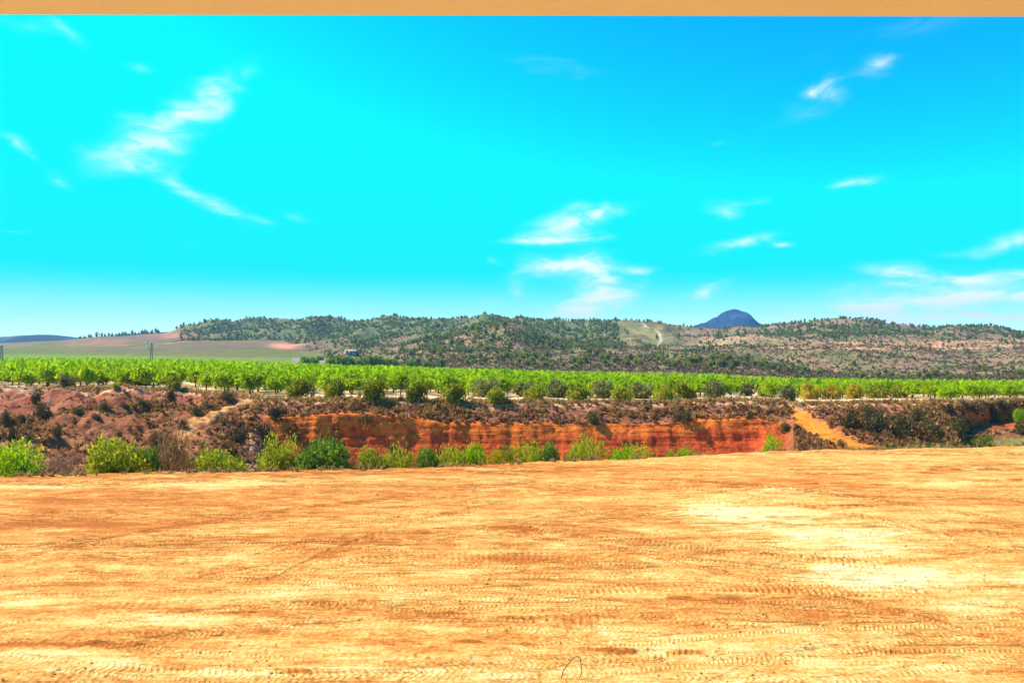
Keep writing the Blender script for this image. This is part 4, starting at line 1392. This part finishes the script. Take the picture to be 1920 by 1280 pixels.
def pylon(px, top_y, D, lab, arms):
    x = float(U(px)) * D
    z = plain.z_at(x, D) if D < 460 else 0
    H = float(Zof(top_y, D)) - z
    root = empty("power_pylon", (x, D, z), 0.25, label=lab, category="pylon", group="pylons beyond the orchard")
    b, t_ = .55, .20
    legs = []
    for sx in (-1, 1):
        for sy in (-1, 1):
            V, F = tube_np([[(sx * b, sy * b, -.4, .11), (sx * t_, sy * t_, H, .10)]], 4)
            add("leg", mesh_np("leg", V, F), M_STEEL, root)
    P = []
    n = 9
    for k in range(n):
        z0, z1 = H * k / n, H * (k + 1) / n
        w0, w1 = b + (t_ - b) * k / n, b + (t_ - b) * (k + 1) / n
        for (ax, ay, bx, by) in ((-1, -1, 1, -1), (1, -1, 1, 1), (1, 1, -1, 1), (-1, 1, -1, -1)):
            P.append([(ax * w0, ay * w0, z0, .03), (bx * w1, by * w1, z1, .03)])
            P.append([(bx * w0, by * w0, z0, .03), (ax * w1, ay * w1, z1, .03)])
    V, F = tube_np(P, 4)
    add("bracing", mesh_np("bracing", V, F), M_STEEL, root)
    for (az_, hw) in arms:
        V, F = tube_np([[(-hw, 0, H - az_, .07), (hw, 0, H - az_, .07)], [(-hw, 0, H - az_, .04), (0, 0, H - az_ - .8, .04)], [(hw, 0, H - az_, .04), (0, 0, H - az_ - .8, .04)]], 4)
        arm = add("crossarm", mesh_np("crossarm", V, F), M_STEEL, root)
        for q_ in (-hw, 0, hw):
            V, F = tube_np([[(q_, 0, H - az_ + .08, .16), (q_, 0, H - az_ + .2, .28), (q_, 0, H - az_ + .6, .27), (q_, 0, H - az_ + .8, .1)]], 8)
            add("insulator", mesh_np("insulator", V, F), M_CERAM, arm)


pylon(284, 643, 300, "lattice power pylon with pale insulators behind the left orchard rows", [(.1, 1.9), (1.7, 1.5)])
pylon(3, 648, 280, "lattice power pylon cut by the frame's left edge", [(.1, 1.6)])


def house(px, D, base_y, wpx, hpx, deep, roofm, wallm, lab, rz=0.3):
    x = float(U(px)) * D
    z = min(float(Zof(base_y, D)), hills.z_at(x, D) + .3)
    w_, h_ = wpx / FPX * D / 2, hpx / FPX * D * .62
    root = empty("farmhouse", (x, D, z), rz, label=lab, category="house", group="white farm buildings beyond the orchard")
    boxes("wall", [(-w_, w_, -deep / 2, deep / 2, -2.0, h_)], wallm, root)
    r_ = h_ * .55
    e = .3
    V = np.array([(-w_ - e, -deep / 2 - e, h_), (w_ + e, -deep / 2 - e, h_), (w_ + e, deep / 2 + e, h_), (-w_ - e, deep / 2 + e, h_), (-w_ - e, 0, h_ + r_), (w_ + e, 0, h_ + r_)])
    F = np.array([(0, 1, 5, 4), (2, 3, 4, 5), (0, 3, 2, 1)])
    me = bpy.data.meshes.new("roof")
    me.from_pydata([tuple(v) for v in V], [], [tuple(f) for f in F] + [(0, 4, 3), (1, 2, 5)])
    me.update()
    rf = add("roof", me, roofm, root)
    boxes("chimney", [(w_ * .4, w_ * .4 + .6, -.3, .3, h_ + r_ * .5, h_ + r_ + .7)], wallm, rf)
    boxes("door", [(-.5, .5, -deep / 2 - .05, -deep / 2 + .02, 0, 2.0)], M_DOORW, root)
    for q_ in (-.6, .6):
        boxes("window", [(q_ * w_ - .45, q_ * w_ + .45, -deep / 2 - .06, -deep / 2 + .02, 1.0, 2.0)], M_GLASSD, root)


house(562, 455, 681, 24, 20, 6, M_TILEW, M_WALLP, "pinkish gabled farmhouse at the left end of the farm trees")
house(607, 450, 684, 20, 16, 5, M_TILEW, M_WALL, "small white farm shed among dark trees")
house(657, 560, 664, 20, 10, 6, M_TILEW, M_WALL, "low white house on the slope above the farm trees")
# dark garden trees round the farm
GT = [crown_mesh("crown", M_BUSHD, (2.8, 2.8, 5.0), 600 + i, 260, 12, .4, .18, elong=1.2, up=.2, z0=.8) for i in range(3)]
FARMT = [(575, 688, 26), (590, 686, 22), (622, 688, 26), (640, 687, 28), (655, 686, 24), (672, 688, 22), (690, 688, 28), (706, 690, 26), (722, 688, 24), (738, 690, 22), (632, 672, 20), (648, 674, 18), (600, 672, 16), (678, 672, 18), (770, 692, 22), (800, 693, 20), (826, 693, 22)]
for i, (px, by, hh) in enumerate(FARMT):
    D = 440 if by > 680 else 500
    x = float(U(px)) * D
    z = hills.z_at(x, D) - .3
    s_ = hh / FPX * D / 5.6
    plant("farm_tree", (x, D, z), random.uniform(0, 6.28), (s_, s_, s_), GT[i % 3], PT[i % 4], "crown", "trunk", label="dark leafy farm tree, " + nth(sorted(f[0] for f in FARMT).index(px)) + " from the left around the white farm", category="tree", group="trees around the farm")

# ------------------------------------------------------------------ the building the view is taken from
M_PLASTER = mat_plain("warm_plaster", (0.96, 0.86, 0.72), .9, .07, 2.0, bump=.25)
M_TERR = mat_plain("terrace_tiles", (0.62, 0.36, 0.22), .8, .15, 2.0)
bl = empty("building", (0, 0, 0), 0, label="pale ochre plaster overhang of the building along the top of the picture", category="building")
ED = 3.6
zs = CAM_Z + (HOR - 28) / FPX * ED
slab = boxes("roof_slab", [(-9, 9, -2.6, ED, zs, zs + .28)], M_PLASTER, bl)
slab.rotation_euler = (0, R(0.12), 0)
boxes("terrace_floor", [(-9, 9, -2.6, 2.2, 6.1, 6.35)], M_TERR, bl)
boxes("wall", [(-9, 9, -2.9, -2.6, -0.6, zs + .26), (-9, 9, -2.598, .4, -0.6, 6.098)], M_PLASTER, bl)
for sx in (-1, 1):
    boxes("pillar", [(sx * 8.0 - .2, sx * 8.0 + .2, 1.5, 1.9, 6.352, zs - .03)], M_PLASTER, bl)

# ------------------------------------------------------------------ small things on the field
M_TWIG = mat_plain("dry_twig", (0.36, 0.16, 0.06), .9, .3, 20)
pt = lambda px, py: (float(U(px)) * CAM_Z * FPX / (py - HOR), CAM_Z * FPX / (py - HOR))
bx, by_ = pt(1072, 1268)
k = by_ / FPX
TW = [(1051, 1264), (1056, 1255), (1063, 1245), (1070, 1236), (1076, 1229), (1083, 1228), (1088, 1234), (1089, 1246), (1090, 1258), (1084, 1267)]
P = [((px - 1072) * k, .02 * math.sin(i * 1.3), (1268 - py) * k, .016 - .0006 * i) for i, (px, py) in enumerate(TW)]
P[0] = (P[0][0], P[0][1], -.08, .016)
P[-1] = (P[-1][0], P[-1][1], -.06, .010)
V, F = tube_np([P], 6)
add("bent_twig", mesh_np("bent_twig", V, F, smooth_shade=True), M_TWIG, label="thin bent brown twig arching from the bare earth near the bottom", category="twig").location = (bx, by_, 0.0)

M_CLOD = mat_plain("earth_clods", (0.70, 0.34, 0.12), .95, .35, 6)
CV, CF, o_ = [], [], 0
ico = np.array([(0, 0, 1), (.9, 0, .3), (.28, .85, .3), (-.72, .53, .3), (-.72, -.53, .3), (.28, -.85, .3), (.72, .53, -.4), (-.28, .85, -.4), (-.9, 0, -.4), (-.28, -.85, -.4), (.72, -.53, -.4)])
icf = np.array([(0, 1, 2), (0, 2, 3), (0, 3, 4), (0, 4, 5), (0, 5, 1), (1, 6, 2), (2, 7, 3), (3, 8, 4), (4, 9, 5), (5, 10, 1), (2, 6, 7), (3, 7, 8), (4, 8, 9), (5, 9, 10), (1, 10, 6)])
r_ = np.random.default_rng(77)
for i in range(6500):
    px = r_.uniform(-60, 1980)
    py = 840 + (1300 - 840) * r_.uniform(0, 1) ** .8
    D = CAM_Z * FPX / (py - HOR)
    if D > edge_D(float(U(px))) - .3: continue
    x, y = float(U(px)) * D, D
    cl = float(vnoise(np.array(x * .35), np.array(y * .9), 620))
    if r_.uniform() > smooth(.4, .75, np.array(cl)) + .08: continue
    s_ = .012 + .028 * r_.uniform() ** 3 * (1 + (r_.uniform() < .04))
    V = ico * (1 + .25 * r_.normal(size=(11, 1))) * s_ * np.array((1.2, 1, .8))
    CV.append(V + np.array((x, y, .01)))
    CF.append(icf + o_)
    o_ += 11
add("earth_clods", mesh_np("earth_clods", np.concatenate(CV), np.concatenate(CF)), M_CLOD, kind="stuff", label="small clods of earth strewn over the graded field", category="clods")

# stones in the rocky gully between the green bushes
M_ROCK = mat_plain("red_rock", (0.56, 0.22, 0.11), .95, .3, 3)
CV, CF, o_ = [], [], 0
for i in range(420):
    t_ = r_.uniform(0, 1)
    px = 468 + t_ * 12 + r_.normal() * (9 + 6 * t_)
    p = ravine.at_par(px, 2.3 - 1.6 * t_)
    s_ = r_.uniform(.1, .42)
    V = ico * (1 + .25 * r_.normal(size=(11, 1))) * s_ * np.array((1.3, 1, .6))
    CV.append(V + np.array(p))
    CF.append(icf + o_)
    o_ += 11
add("rocky_rubble", mesh_np("rocky_rubble", np.concatenate(CV), np.concatenate(CF)), M_ROCK, kind="stuff", label="reddish rubble in the gully left of the cliff", category="rubble")

# ------------------------------------------------------------------ air
mh = bpy.data.materials.new("air")
mh.use_nodes = True
th = NT(mh.node_tree)
th.n.clear()
oh = th.node('ShaderNodeOutputMaterial')
pv = th.node('ShaderNodeVolumePrincipled')
pv.inputs['Color'].default_value = (0.15, 0.42, 1.0, 1)
pv.inputs['Density'].default_value = 0.00013
th.l.new(pv.outputs[0], oh.inputs['Volume'])
V, F = box_np(-4200, 4200, -300, 3400, -17.5, 158)
hz = add("haze", mesh_np("haze", V, F), mh, kind="stuff", label="thin blue air over the distant hills", category="haze")
